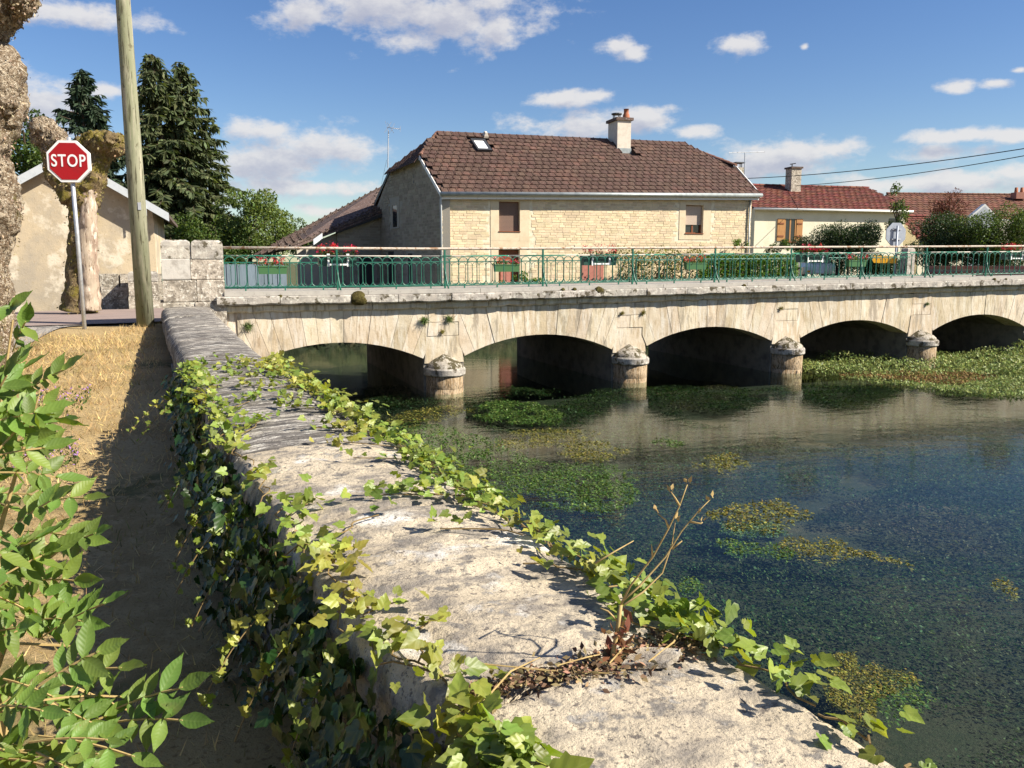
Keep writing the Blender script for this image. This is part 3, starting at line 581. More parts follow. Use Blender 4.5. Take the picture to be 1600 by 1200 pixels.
for k, s in enumerate(PS):
    h = H(s); ab = k in (0, 6)
    hw = .40
    if k == 0: bprism([(s - .72, -3.1), (s + hw, -3.1), (s + hw, SPR), (s + .31, -.868), (s - .72, -.868)], .02, 5.3, 'abutment', 'bridge', bridge); continue
    # spandrel stones over the pier
    z0, z1 = SPR + h, -.86 + h
    for (za, zb, wa, wb, cut) in ((z0 - .1, z0 + .42, .395, .33, 1), (z0 + .42, z1 - .26, .33, .30, 2), (z1 - .26, z1, .30, .30, 1)):
        for q in range(cut):
            f0, f1 = -1 + 2 * q / cut, -1 + 2 * (q + 1) / cut
            bprism([(s + wa * f0 + .004, za + .004), (s + wa * f1 - .004, za + .004), (s + wb * f1 - .004, zb - .004), (s + wb * f0 + .004, zb - .004)], random.uniform(-.01, .01), .5, 'spandrel_stone', 'bridge', bridge)
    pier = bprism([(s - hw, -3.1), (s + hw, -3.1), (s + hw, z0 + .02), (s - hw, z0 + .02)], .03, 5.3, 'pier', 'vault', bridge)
    a0 = A_B - math.pi; cz_ = Bp(s, .02, 0)
    drums = [(-3.1, -2.36, 'pier_wet'), (-2.355, -2.12 + h, 'pier_wet')]
    for (za, zb, m_) in drums:
        gg = G(); prof = [(.355, za), (.355, zb), (0, zb)]
        gg.lathe(prof, 20, (cz_.x, cz_.y, 0), a0, a0 + math.pi)
        for i, v in enumerate(gg.v):
            e = .012 * noise.noise(Vector(v) * 9); gg.v[i] = (v[0] + e, v[1] + e - (0 if True else 0), v[2])
        for i, v in enumerate(gg.v):      # noses reach further out than they are wide
            d = (Vector((v[0], v[1], 0)) - Vector((cz_.x, cz_.y, 0))).dot(BN)
            if d < 0: w_ = Vector(v) + BN * (d * .22); gg.v[i] = tuple(w_)
        gg.put('cutwater_stone', m_, pier, True)
    for nm, m_, prof, am in (('cutwater_slab', 'ledge', [(0, -2.12 + h), (.385, -2.12 + h), (.40, -2.10 + h), (.402, -2.00 + h), (.385, -1.975 + h), (0, -1.97 + h)], .007), ('cutwater_cap', 'pcap', [(.365, -1.98 + h), (.345, -1.93 + h), (.29, -1.875 + h), (.20, -1.82 + h), (.10, -1.77 + h), (.02, -1.73 + h)], .014)):
        gg = G(); gg.lathe(prof, 22, (cz_.x, cz_.y, 0), a0, a0 + math.pi)
        for i, v in enumerate(gg.v):
            d = (Vector((v[0], v[1], 0)) - Vector((cz_.x, cz_.y, 0))).dot(BN); p_ = Vector(v)
            if d < 0: p_ = p_ + BN * (d * .18)
            p_ += Vector((1, 1, 1)) * am * noise.noise(p_ * 7); gg.v[i] = tuple(p_)
        gg.put(nm, m_, pier, nm == 'cutwater_cap')
# string course and ledge stones with uneven lower edges
s = -3.95; 
while s < 19.5:
    L_ = random.uniform(.85, 1.25); s1 = s + L_; h0, h1 = H(s), H(s1)
    for nm, n0, za, zb, m_ in (('string_stone', -.07, -.865, -.735, 'bridge'), ('ledge_stone', -.21, -.735, -.575, 'ledge')):
        o0 = random.uniform(-.012, .012); g_ = G(); nn = 7; d = -.45 if nm[0] == 's' else 0
        for i in range(nn + 1):
            t_ = i / nn; sg = s + .006 + (L_ - .012) * t_ + d; hh = h0 + (h1 - h0) * t_
            e = .022 * noise.noise(Vector((sg * 3.1, 5, 0))) + .012 * noise.noise(Vector((sg * 9, 2, 0)))
            e2 = .02 * noise.noise(Vector((sg * 4, 8, 0)))
            for (n_, z_) in ((.3, za + .003), (n0 + o0 + .03, za + e + .003), (n0 + o0 + e2, za + e + .03), (n0 + o0 + e2 * .6, zb - .02), (n0 + o0 + .015, zb - .003), (.3, zb - .003)):
                g_.v.append(tuple(Bp(sg, n_, z_ + hh)))
        for i in range(nn):
            for k in range(6): a = i * 6; g_.f.append((a + k, a + (k + 1) % 6, a + 6 + (k + 1) % 6, a + 6 + k))
        g_.f.append(tuple(range(5, -1, -1))); g_.f.append(tuple(nn * 6 + k for k in range(6)))
        g_.put(nm, m_, bridge)
    s = s1
s = -3.82
while s < 19:
    s1 = s + random.uniform(1.8, 2.6); g_ = G()
    g_.hexa([Bp(s + .004, -.165, -.573 + H(s)), Bp(s1 - .004, -.165, -.573 + H(s1)), Bp(s1 - .004, .42, -.573 + H(s1)), Bp(s + .004, .42, -.573 + H(s)), Bp(s + .004, -.155, -.497 + H(s)), Bp(s1 - .004, -.155, -.497 + H(s1)), Bp(s1 - .004, .42, -.49 + H(s1)), Bp(s + .004, .42, -.49 + H(s))])
    g_.put('ledge_top', 'concrete_top', bridge); s = s1
g_ = G(); st = [-4, 0, 5, 10, 15, 20]
for s in st:
    for n, z in ((.40, -1.15), (.40, -.52), (.60, -.52), (.60, -.80), (5.05, -.80), (5.05, -.62), (5.40, -.62), (5.40, -1.15)): g_.v.append(tuple(Bp(s, n, z + H(s))))
for i in range(len(st) - 1):
    for k in range(8): a = i * 8; g_.f.append((a + k, a + (k + 1) % 8, a + 8 + (k + 1) % 8, a + 8 + k))
g_.put('deck', 'concrete_top', bridge)

# end pillars
def pillar(name, label, s0, n0, w, d, zb, courses, cap, group='bridge end pillars'):
    t_ = thing(name, label, 'pillar', Bp(s0 + w / 2, n0 + d / 2, zb), group)
    for ci, (za, zz, split) in enumerate(courses):
        last = ci == len(courses) - 1
        for q, (f0, f1) in enumerate(split):
            gr = .012 if ci == 0 else 0
            e = [random.uniform(-.012, .012) for _ in range(4)]; a, b = s0 + w * f0 + .004 - gr * (f0 == 0), s0 + w * f1 - .004 + gr * (f1 == 1)
            g_ = G(); pts = lambda z, i: [Bp(a + i, n0 - gr + e[0] + i, z), Bp(b - i, n0 - gr + e[1] + i, z), Bp(b - i, n0 + d - i, z), Bp(a + i, n0 + d - i, z)]
            if last:
                lv = [(za, 0), (zz - .09, 0), (zz - .03, .012), (zz, .06)]
            else: lv = [(za + .004, .006), (za + .02, 0), (zz - .02, 0), (zz - .004, .006)]
            for (z, i) in lv: g_.v += [tuple(p) for p in pts(z, i)]
            for L_ in range(len(lv) - 1):
                for k in range(4): x = L_ * 4; g_.f.append((x + k, x + (k + 1) % 4, x + 4 + (k + 1) % 4, x + 4 + k))
            g_.f.append((3, 2, 1, 0)); x = (len(lv) - 1) * 4; g_.f.append((x, x + 1, x + 2, x + 3))
            mname = ('stone_dark' if not (ci == 2 and q == 0) else 'footing') if not last else 'ledge'
            g_.put('cap_stone' if last else 'pillar_stone', mname, t_)
    return t_
pillar('stone_pillar', 'squat mottled stone pillar with rounded cap ending the near parapet', -4.78, -.12, .98, .62, -1.2,
       [(-1.2, -.66, [(0, .5), (.5, 1)]), (-.66, -.29, [(0, .54), (.54, 1)]), (-.29, .06, [(0, .46), (.46, 1)]), (.06, .37, [(0, .48), (.48, 1)])], .3)
pillar('stone_pillar', 'low stone pillar half hidden behind the timber pole at the road side', -5.6, 5.3, .62, .5, -1.15,
       [(-1.15, -.75, [(0, 1)]), (-.75, -.42, [(0, .5), (.5, 1)]), (-.42, -.20, [(0, 1)])], .2)
pillar('concrete_post', 'square grey concrete post ending the far railing beside the back of a sign', 17.3, 5.35, .30, .30, -.75,
       [(-.75, -.42, [(0, 1)]), (-.415, .46, [(0, 1)])], .1)

# ------------------------------------------------------------------ railings
def loop_mesh(w, h, r, segs=6):
    pts = []
    for i in range(segs + 1): a = math.pi * i / segs; pts.append(Vector((w / 2 * math.cos(a), 0, h - w / 2 + w / 2 * math.sin(a))))
    for i in range(segs + 1): a = math.pi + math.pi * i / segs; pts.append(Vector((w / 2 * math.cos(a), 0, w / 2 + w / 2 * math.sin(a))))
    g = G(); n = 4; m = len(pts)
    for i, p in enumerate(pts):
        tg = (pts[(i + 1) % m] - pts[i - 1]).normalized(); sd_ = Vector((0, 1, 0)); up = tg.cross(sd_)
        for k in range(n): a = 2 * math.pi * k / n + .785; g.v.append(tuple(p + (up * math.cos(a) + sd_ * math.sin(a)) * r))
    for i in range(m):
        j = (i + 1) % m
        for k in range(n): g.f.append((i * n + k, i * n + (k + 1) % n, j * n + (k + 1) % n, j * n + k))
    return g.mesh('loop', 'green_iron', True)
def railing(label, n0, posts, zoff, ph, top, s_a, s_b, big):
    t_ = thing('iron_railing', label, 'railing', Bp((s_a + s_b) / 2, n0, -.5))
    zb = lambda s: -.495 + H(s) + zoff
    pth = lambda z: [Bp(s, n0, zb(s) + z) for s in np.linspace(s_a, s_b, 14)]
    if big:
        G().tube(pth(top), .024, 8).put('handrail', 'rust_pipe', t_, True)
        for i in range(13): G().tube([Bp(s, n0, zb(s) + ph + .008) for s in np.linspace(s_a + (s_b - s_a) * i / 13, s_a + (s_b - s_a) * (i + 1) / 13, 3)], .013, 6).put('top_rail', 'rail_white', t_, True)
    else: G().tube(pth(ph + .01), .013, 6).put('top_rail', 'green_iron', t_, True)
    G().tube(pth(.055), .011, 5).put('bottom_rail', 'green_iron', t_, True)
    lw = .184; lm = loop_mesh(lw, ph - .07, .0095 if big else .008); pitch = 2.023 / 11
    s = s_a + .1
    while s < s_b - .05:
        at_local('loop', lm, t_, Bp(s, n0, zb(s) + .062), BD, BN, Vector((0, 0, 1))); s += pitch
    if big:
        pg = G().box((0, 0, top / 2), (.03, .03, top), (1, 0, 0)); 
        pm = pg.mesh('post', 'green_iron')
        bg_ = G().tube([Vector((0, -.018, .36)), Vector((.004, -.026, .26)), Vector((.012, -.06, .16)), Vector((.02, -.10, .08)), Vector((.03, -.135, 0))], .015, 6); bmh = bg_.mesh('brace', 'green_iron', True)
        for s in posts:
            p = at_local('post', pm, t_, Bp(s, n0, zb(s)), BD, BN, Vector((0, 0, 1)))
            o = bpy.data.objects.new('brace', bmh); COL.objects.link(o); o.parent = p
    fm = G().box((0, 0, .03), (.022, .022, .07)).mesh('foot', 'green_iron')
    for s in np.arange(s_a + .35, s_b, .667): at_local('foot', fm, t_, Bp(s, n0, zb(s)), BD, BN, Vector((0, 0, 1)))
    return t_
POSTS = [-1.86 + 2.023 * k for k in range(0, 11)]
railing('green wrought iron railing with oval loops and rusty pipe handrail above the near arches', .10, POSTS, 0, .60, .745, -3.8, 19, True)
railing('lower green loop railing along the far edge of the bridge road', 5.25, [], -.13, .61, 0, -4.9, 17.3, False)

# flower troughs on the railings
def trough(label, s, n, z, w, near):
    t_ = thing('flower_trough', label, 'flower trough', Bp(s, n, z), 'flower troughs hung on the bridge railings')
    h, d = .19, .17; g_ = G()
    b_ = lambda a, c, zz: Bp(s + a, n + c, z + zz)
    for (z0, z1, i0, i1) in ((0, h * .86, .02, .006), (h * .86, h, -.006, -.006)):
        g_.hexa([b_(-w / 2 + i0, -d / 2 + i0, z0), b_(w / 2 - i0, -d / 2 + i0, z0), b_(w / 2 - i0, d / 2 - i0, z0), b_(-w / 2 + i0, d / 2 - i0, z0),
                 b_(-w / 2 + i1, -d / 2 + i1, z1), b_(w / 2 - i1, -d / 2 + i1, z1), b_(w / 2 - i1, d / 2 - i1, z1), b_(-w / 2 + i1, d / 2 - i1, z1)])
    g_.put('trough', 'planter_d' if near else 'planter', t_)
    if near:
        for a in (-w * .25, w * .25):
            q = G(); q.box(b_(a, -d / 2 - .02, h * .55), (.035, .012, h * 1.15), BD); q.box(b_(a, -d / 2 - .02, h * 1.05), (.05, .03, .05), BD); q.put('bracket', 'white', t_)
        G().box(b_(0, -d / 2 - .022, .03), (w * .55, .014, .03), BD).put('bracket_bar', 'white', t_)
    def f(k):
        p = np.array([list(b_(random.uniform(-w / 2, w / 2) * 1.02, random.uniform(-d / 2, d / 2) * 1.2, h + abs(random.gauss(0, .045)))) for _ in range(k)]); return p
    crown(f, 170, .055, 'leaf_mid', 'foliage', t_, up=.6)
    fg_ = []
    for _ in range(24 if near else 17):
        c = b_(random.uniform(-w / 2, w / 2), random.uniform(-d / 2, d / 2) * 1.2, h + random.uniform(.05, .2)); cl = np.array(c) + RS.normal(size=(18, 3)) * .024; fg_.append(cl)
    fp = np.concatenate(fg_); V_, F_ = scatter(T_LEAF, F_LEAF, fp, rdir(len(fp)), rdir(len(fp)) + np.array([.3, -.6, .6]), .034 * RS.uniform(.7, 1.3, len(fp)))
    link('blossom', nmesh('blossom', V_, F_, 'flower'), t_, kind='stuff')
trough('dark trough of red geraniums on white brackets near the stone pillar', -1.83, .25, -.07, .70, True)
trough('dark trough of full red geraniums on white brackets between two posts mid bridge', 3.50, .25, -.06, .78, True)
trough('trough of red geraniums on white brackets in front of the white car', 8.98, .25, .0, .85, True)
trough('trough of red geraniums on white brackets at the right edge of the picture', 15.45, .25, .07, .8, True)
trough('light green trough of pink-red geraniums on the far railing by the blue-grey boards', -2.5, 5.12, -.27, .66, False)
trough('green trough of geraniums on the far railing in front of the house door', 3.35, 5.12, -.24, .68, False)
trough('green trough of geraniums on the far railing before the leafy climber', 9.1, 5.12, -.2, .68, False)
trough('faded green trough on the far railing between the white car and yellow plate', 14.95, 5.12, -.13, .7, False)

# moss cushions and weed tufts growing on the bridge face
def tuft(label, s, n, z, r, green):
    if green:
        t_ = crown(lambda k: np.array(Bp(s, n, z)) + RS.normal(size=(k, 3)) * r * .22, 170, r * .95, 'mat_green' if green == 1 else 'mat_yel', 'weed_tuft', None, up=.1, T=T_BLADE, TF=F_BLADE, out=lambda p: -np.array(BN)[None] * .4)
        tag(t_, label, 'weed', 'weed tufts rooted in the bridge face')
    else:
        bm = bmesh.new(); bmesh.ops.create_icosphere(bm, subdivisions=3, radius=1)
        for v in bm.verts:
            e = 1 + .3 * noise.noise(v.co * 2.5 + Vector((s, 0, 0))) + .15 * noise.noise(v.co * 7)
            q = v.co * e; v.co = Bp(s + q.x * r, n + q.y * r * .5, z + q.z * r * .75)
        me = bpy.data.meshes.new('moss_cushion'); bm.to_mesh(me); bm.free(); me.materials.append(MT['moss']); me.polygons.foreach_set('use_smooth', [True] * len(me.polygons))
        tag(link('moss_cushion', me), label, 'moss', 'moss cushions on the bridge ledge')
tuft('green weed tuft beside the coping at the left end of the bridge', -3.45, .0, -1.10, .11, 1)
tuft('green weed tuft upper left over the first cutwater', -.28, -.02, -1.08, .10, 1)
tuft('green weed tuft upper right over the first cutwater', .20, -.02, -1.06, .10, 1)
tuft('small olive weed tuft just above the first cutwater cap', .06, -.02, -1.30, .06, 2)
tuft('olive weed tuft upper left over the second cutwater', 3.92, -.02, -1.04, .06, 2)
tuft('olive weed tuft upper right over the second cutwater', 4.42, -.02, -1.04, .07, 2)
tuft('olive weed tuft over the third cutwater', 7.95, -.02, -1.02, .06, 2)
tuft('tiny green weed tuft over the fourth cutwater', 12.3, -.02, -1.0, .06, 1)
tuft('large brown moss cushion on the ledge near the first railing post', -1.55, -.17, -.645, .16, 0)
tuft('round brown moss cushion on the ledge mid bridge under the dark trough', 3.3, -.17, -.56, .10, 0)
for i, (s, z, r) in enumerate([(-2.9, -.60, .055), (-1.1, -.6, .03), (.25, -.64, .035), (.62, -.63, .03), (1.95, -.62, .05), (2.5, -.53, .04), (2.75, -.53, .045), (5.0, -.6, .03), (5.3, -.61, .04), (6.8, -.5, .05), (8.3, -.57, .04), (8.9, -.55, .045), (10.6, -.5, .03), (10.9, -.5, .04), (14.3, -.42, .05), (14.7, -.42, .04)]):
    tuft(['tiny', 'small'][r > .035] + ' dark moss spot on the bridge ledge, ' + 'first second third fourth fifth sixth seventh eighth ninth tenth eleventh twelfth thirteenth fourteenth fifteenth sixteenth'.split()[i] + ' from the end pillar', s, -.185, z, r, 0)

# ------------------------------------------------------------------ houses
def V3(p, z): return Vector((p[0], p[1], z))
def wall_cells(p0, d, L, z0, z1, holes, th, inn):
    """a wall with openings, as blocks round the holes; holes are (a0, a1, z0, z1)"""
    xs = sorted({0, L, *[h[0] for h in holes], *[h[1] for h in holes]}); zs = sorted({z0, z1, *[h[2] for h in holes], *[h[3] for h in holes]}); g_ = G()
    for i in range(len(xs) - 1):
        for j in range(len(zs) - 1):
            cx, cz = (xs[i] + xs[i + 1]) / 2, (zs[j] + zs[j + 1]) / 2
            if any(h[0] < cx < h[1] and h[2] < cz < h[3] for h in holes): continue
            a, b = p0 + d * xs[i], p0 + d * xs[i + 1]; q = inn * th
            g_.hexa([a + Vector((0, 0, zs[j])), b + Vector((0, 0, zs[j])), b + q + Vector((0, 0, zs[j])), a + q + Vector((0, 0, zs[j])), a + Vector((0, 0, zs[j + 1])), b + Vector((0, 0, zs[j + 1])), b + q + Vector((0, 0, zs[j + 1])), a + q + Vector((0, 0, zs[j + 1]))])
    return g_
def blk(g_, p0, d, out, a0, a1, z0, z1, o0, o1):   # a block on a wall plane, between two offsets along 'out'
    q = lambda a, o, z: p0 + d * a + out * o + Vector((0, 0, z))
    return g_.hexa([q(a0, o1, z0), q(a1, o1, z0), q(a1, o0, z0), q(a0, o0, z0), q(a0, o1, z1), q(a1, o1, z1), q(a1, o0, z1), q(a0, o0, z1)])
def bricks(par, p0, d, out, L, z0, z1, holes, bl, bh, m, nind, proud=.012, sk=lambda a, z: False):
    unit = {}; rest = G(); lst = []
    z = z0; r = 0
    while z < z1 - bh * .5:
        a = -random.uniform(0, bl)
        while a < L:
            l = bl * random.uniform(.65, 1.35); a0, a1 = max(a, 0) + .008, min(a + l, L) - .008; a += l
            if a1 - a0 < .05: continue
            cx, cz = (a0 + a1) / 2, z + bh / 2
            if any(h[0] < a1 and a0 < h[1] and h[2] < cz < h[3] for h in holes) or sk(cx, cz): continue
            lst.append((a0, a1, z + .007, z + bh - .007, random.uniform(.3, 1) * proud))
        z += bh; r += 1
    vis = sorted([q for q in lst if q[2] > -.75], key=lambda q: q[0])[:nind]; vs = set(vis)
    ez = Vector((0, 0, 1)); cb_ = G().box((0, 0, 0), (1, 1, 1)).mesh('brick', m)
    for q in lst:
        if q in vs:
            o = bpy.data.objects.new('brick', cb_); COL.objects.link(o); o.parent = par
            from mathutils import Matrix
            c = p0 + d * ((q[0] + q[1]) / 2) + out * (q[4] / 2 - .01) + ez * ((q[2] + q[3]) / 2) - par.location
            mm_ = Matrix((d * (q[1] - q[0]), out * (q[4] + .02), ez * (q[3] - q[2]))).transposed().to_4x4(); mm_.translation = c; o.matrix_basis = mm_
        else: blk(rest, p0, d, out, q[0], q[1], q[2], q[3], -.02, q[4])
    if rest.v: rest.put('brickwork', m, par, kind='stuff')
def tiles(par, E0, E1, V0, V1, rows, tw, m, nind, amin=lambda t: 0, amax=lambda t: 1, holes=(), lip=1):
    """tiles in courses from the eave (E0-E1) to the ridge (V0-V1)"""
    ex = (E1 - E0).normalized(); up0 = (V0 - E0); ez = ex.cross(up0).normalized()
    if ez.z < 0: ez = -ez
    ey = ez.cross(ex); L = (E1 - E0).length; sl_ = (up0 - ex * up0.dot(ex)).length / rows
    w, l = tw, sl_ * 1.3; g_ = G()
    g_.hexa([(-w / 2 + .004, 0, .012), (w / 2 - .004, 0, .012), (w / 2 - .004, l, -.02), (-w / 2 + .004, l, -.02), (-w / 2 + .004, 0, .042), (w / 2 - .004, 0, .042), (w / 2 - .012, l, .004), (-w / 2 + .012, l, .004)])
    g_.hexa([(w / 2 - .055, -.004, .04), (w / 2 - .006, -.004, .04), (w / 2 - .006, l, .0), (w / 2 - .055, l, .0), (w / 2 - .05, -.004, .06), (w / 2 - .012, -.004, .06), (w / 2 - .012, l, .02), (w / 2 - .05, l, .02)])
    if lip != 1: g_.v = [(v[0], v[1], v[2] * lip) for v in g_.v]
    tm = g_.mesh('roof_tile', m); rest = G(); cnt = 0; pl = []
    for r in range(rows):
        t0 = r / rows; a = E0.lerp(V0, t0); b = E1.lerp(V1, t0); n = int((b - a).length / tw); ex_ = (b - a).normalized()
        for i in range(n + 1):
            f = (i + .5 - (.5 if r % 2 else 0)) / n
            if f < amin(t0 + .5 / rows) or f > amax(t0 + .5 / rows): continue
            if any(h[0] < f < h[1] and h[2] < t0 + .3 / rows < h[3] for h in holes): continue
            pl.append((f, a.lerp(b, f), ex_))
    pl.sort(key=lambda q: q[0])
    for k, (f, p, ex_) in enumerate(pl):
        ez_ = ez; ey_ = ez_.cross(ex_).normalized(); j = random.uniform(-.006, .006); p = p + ez_ * j
        if k < nind: at_local('roof_tile', tm, par, p, ex_, ey_, ez_)
        else:
            n0 = len(rest.v); rest.v += [tuple(p + ex_ * v[0] + ey_ * v[1] + ez_ * v[2]) for v in g_.v]; rest.f += [tuple(n0 + i for i in q) for q in g_.f]
    if rest.v: rest.put('tile_field', m, par, kind='stuff')
def ridge_tiles(par, a, b, r, l, m='ridge'):
    d = b - a; n = max(1, int(d.length / l)); ex = d.normalized(); ez = Vector((0, 0, 1)); ey = ez.cross(ex).normalized(); ez = ex.cross(ey); g_ = G(); k = 6
    for (x, rr) in ((0, r * 1.0), (d.length / n * 1.05, r * .86)):
        for i in range(k + 1): t_ = math.pi * i / k; g_.v.append((x, rr * math.cos(t_), rr * .85 * math.sin(t_)))
    for i in range(k): g_.f.append((i, i + 1, i + k + 2, i + k + 1))
    g_.f.append(tuple(range(k + 1)))
    me = g_.mesh('ridge_tile', m, False, fix=False)
    for i in range(n): at_local('ridge_tile', me, par, a + d * (i / n), ex, ey, ez)
def window(par, p0, d, out, a0, a1, z0, z1, dep, kind):
    """recessed window: frame, panes, and a roller shutter drawn over part of it"""
    fr = G(); t_ = .05
    for (x0, x1, y0, y1) in ((a0, a1, z0, z0 + t_), (a0, a1, z1 - t_, z1), (a0, a0 + t_, z0 + t_, z1 - t_), (a1 - t_, a1, z0 + t_, z1 - t_)): blk(fr, p0, d, out, x0, x1, y0, y1, -dep - .06, -dep)
    w = fr.put('window', 'wood_brown', par)
    blk(G(), p0, d, out, a0 + t_, a1 - t_, z0 + t_, z1 - t_, -dep - .05, -dep - .035).put('pane', 'glass', w)
    m_ = (a0 + a1) / 2
    blk(G(), p0, d, out, m_ - .03, m_ + .03, z0 + t_, z1 - t_, -dep - .034, -dep - .005).put('mullion', 'wood_brown', w)
    if kind:
        frac, mm_ = kind; g_ = G(); zz = z1 - .02; bot = z1 - (z1 - z0) * frac
        while zz > bot + .02: blk(g_, p0, d, out, a0 + .02, a1 - .02, zz - .045, zz - .004, -dep + .004, -dep + .022); zz -= .045
        g_.put('shutter', mm_, w)
    return w
# --- main house
fd = Vector((math.cos(R(17)), math.sin(R(17)), 0)); fo = Vector((fd.y, -fd.x, 0))
hA = Vector((-2.5, 30, 0)); hL = 12.6; hB = hA + fd * hL; gdv = Vector((-math.sin(R(27)), math.cos(R(27)), 0)); hC = hA + gdv * 7.3; hD = hB + Vector((-fd.y, fd.x, 0)) * 7.3
house = thing('stone_house', 'two storey cream brick farmhouse with brown tiled half-hipped roof and tall chimney', 'house', (3.5, 32.5, -1.65))
holes = [(2.12, 2.91, 1.11, 2.18), (2.10, 2.91, -1.6, .46), (9.67, 10.44, 1.11, 2.2)]
zE0, zE1 = 2.44, 2.68
wall_cells(hA, fd, hL, -1.9, 2.55, holes, .35, -fo).put('front_wall', 'mortar', house)
sur = [(1.98, 2.12), (2.91, 3.28), (9.42, 9.67), (10.44, 10.78)]
bh_ = holes + [(1.78, 3.30, -.15, 2.45), (1.80, 3.20, -1.65, .75), (9.38, 10.80, .85, 2.4), (5.05, 6.35, .42, .66)]
bricks(house, hA, fd, fo, hL, -1.3, 2.46, bh_, .27, .092, 'brick', 300)
for (a0, a1, z0, z1) in [(1.80, 2.118, .78, 2.42), (2.912, 3.28, .78, 2.42), (1.80, 3.28, .47, .775), (2.122, 2.908, .78, 1.107), (2.122, 2.908, 2.185, 2.42), (1.82, 2.098, -1.6, .465), (2.912, 3.18, -1.6, .465),
                         (9.40, 9.668, .88, 2.4), (10.442, 10.78, .88, 2.4), (9.672, 10.438, .88, 1.107), (9.672, 10.438, 2.205, 2.4), (5.07, 6.33, .43, .65)]:
    blk(G(), hA, fd, fo, a0, a1, z0, z1, -.01, .016).put('dressed_stone', 'dressed', house)
window(house, hA, fd, fo, 2.12, 2.91, 1.11, 2.18, .14, (.97, 'shutter')); window(house, hA, fd, fo, 9.67, 10.44, 1.11, 2.2, .14, (.66, 'shutter_l'))
for (a0, a1, z) in ((2.10, 2.93, 1.09), (9.65, 10.46, 1.09)): blk(G(), hA, fd, fo, a0, a1, z, z + .035, -.14, .04).put('sill', 'wood_brown', house)
dr = blk(G(), hA, fd, fo, 2.12, 2.89, -1.58, .44, -.22, -.16).put('door', 'wood_brown', house)
blk(G(), hA, fd, fo, 2.22, 2.6, -1.0, .1, -.155, -.14).put('door_panel', 'pink_panel', dr)
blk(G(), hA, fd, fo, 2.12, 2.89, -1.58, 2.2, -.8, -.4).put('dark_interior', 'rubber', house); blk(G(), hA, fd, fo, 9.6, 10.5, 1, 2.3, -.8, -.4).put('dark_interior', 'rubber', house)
lp = blk(G(), hA, fd, fo, 5.35, 6.25, -1.6, .28, -.05, .03).put('boarded_opening', 'pink_panel', house)
# gable end and other walls
hf = Vector((-3.40, 31.75, 3.93)); hb = Vector((-4.985, 34.91, 3.80)); rl = Vector((-2.94, 33.63, 5.02)); rr_ = Vector((7.22, 36.8, 5.01))
E0 = Vector((-2.47, 29.75, zE0)); E1 = Vector((9.80, 33.48, zE1)); Vl = Vector((-4.1, 33.05, 5.02)); Vr = Vector((8.54, 36.69, 5.01))
Er = Vector((-5.95, 36.75, 2.55)); Er1 = hD + Vector((.3, .4, 2.5))
gout = Vector((-gdv.y, gdv.x, 0))
g_ = G(); up_ = lambda p, z: Vector((p.x, p.y, z))
g_.prism([up_(hA, -1.9), up_(hC, -1.9), up_(hC, 2.4), up_(hb, 3.75) , up_(hf, 3.86), up_(hA, 2.48)], Vector((.3, 0, 0)))
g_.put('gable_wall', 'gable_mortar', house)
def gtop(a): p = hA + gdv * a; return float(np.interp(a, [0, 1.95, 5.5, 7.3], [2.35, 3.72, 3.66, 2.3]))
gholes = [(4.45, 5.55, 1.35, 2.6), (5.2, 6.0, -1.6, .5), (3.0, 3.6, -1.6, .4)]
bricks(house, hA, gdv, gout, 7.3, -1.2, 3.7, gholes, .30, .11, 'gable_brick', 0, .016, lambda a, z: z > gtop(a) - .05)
blk(G(), hA, gdv, gout, 4.46, 4.72, 1.42, 2.5, -.01, .02).put('dressed_stone', 'gable_mortar', house); blk(G(), hA, gdv, gout, 5.28, 5.54, 1.42, 2.5, -.01, .02).put('dressed_stone', 'gable_mortar', house); blk(G(), hA, gdv, gout, 4.725, 5.275, 2.3, 2.52, -.01, .024).put('dressed_stone', 'gable_mortar', house); blk(G(), hA, gdv, gout, 4.46, 5.54, 1.36, 1.42, -.01, .05).put('sill', 'gable_mortar', house)
blk(G(), hA, gdv, gout, 4.73, 5.27, 1.43, 2.29, -.02, .004).put('window', 'glass', house)
for (a0, a1, z1) in ((5.25, 5.95, .45), (3.05, 3.55, .35)): blk(G(), hA, gdv, gout, a0, a1, -1.6, z1, -.02, .006).put('door', 'dark_metal', house)
blk(G(), hA, gdv, gout, 2.6, 2.75, 1.85, 2.05, -.01, .006).put('vent', 'dark_metal', house); blk(G(), hA, gdv, gout, 2.7, 2.82, 3.0, 3.4, -.01, .006).put('vent', 'dark_metal', house)
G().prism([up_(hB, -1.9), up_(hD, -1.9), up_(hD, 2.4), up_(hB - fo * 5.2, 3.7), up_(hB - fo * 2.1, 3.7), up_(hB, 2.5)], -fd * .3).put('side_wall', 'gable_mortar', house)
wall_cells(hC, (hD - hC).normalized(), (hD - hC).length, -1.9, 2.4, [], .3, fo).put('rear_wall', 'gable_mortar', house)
# roof
roof = G(); th_ = Vector((0, 0, -.07)); hrf = Vector((9.2, 35.0, 3.92)); hrb = Vector((7.85, 38.9, 3.9))
for poly in ([E0, E1, hrf, rr_, rl, hf], [hf, rl, hb], [Er, hb, rl, rr_, hrb, Er1], [hrf, hrb, rr_]):
    roof.prism([p + Vector((0, 0, -.045)) for p in poly], th_)
roof_o = roof.put('roof', 'tile', house)
th0 = .60
tiles(house, E0 + (E0 - Vl).normalized() * .06, E1 + (E1 - Vr).normalized() * .06, Vl, Vr, 15, .295, 'tile', 300, lambda t: .004 if t < th0 else (t - th0) / (1 - th0) * .092, lambda t: .997 if t < .535 else 1 - (t - .535) / .465 * .104, [(.175, .232, .62, .90), (.645, .699, .66, 1.1)])
tiles(house, hf, hb, rl - (hb - hf) * .02, rl + (hb - hf) * .02, 6, .28, 'tile', 0)
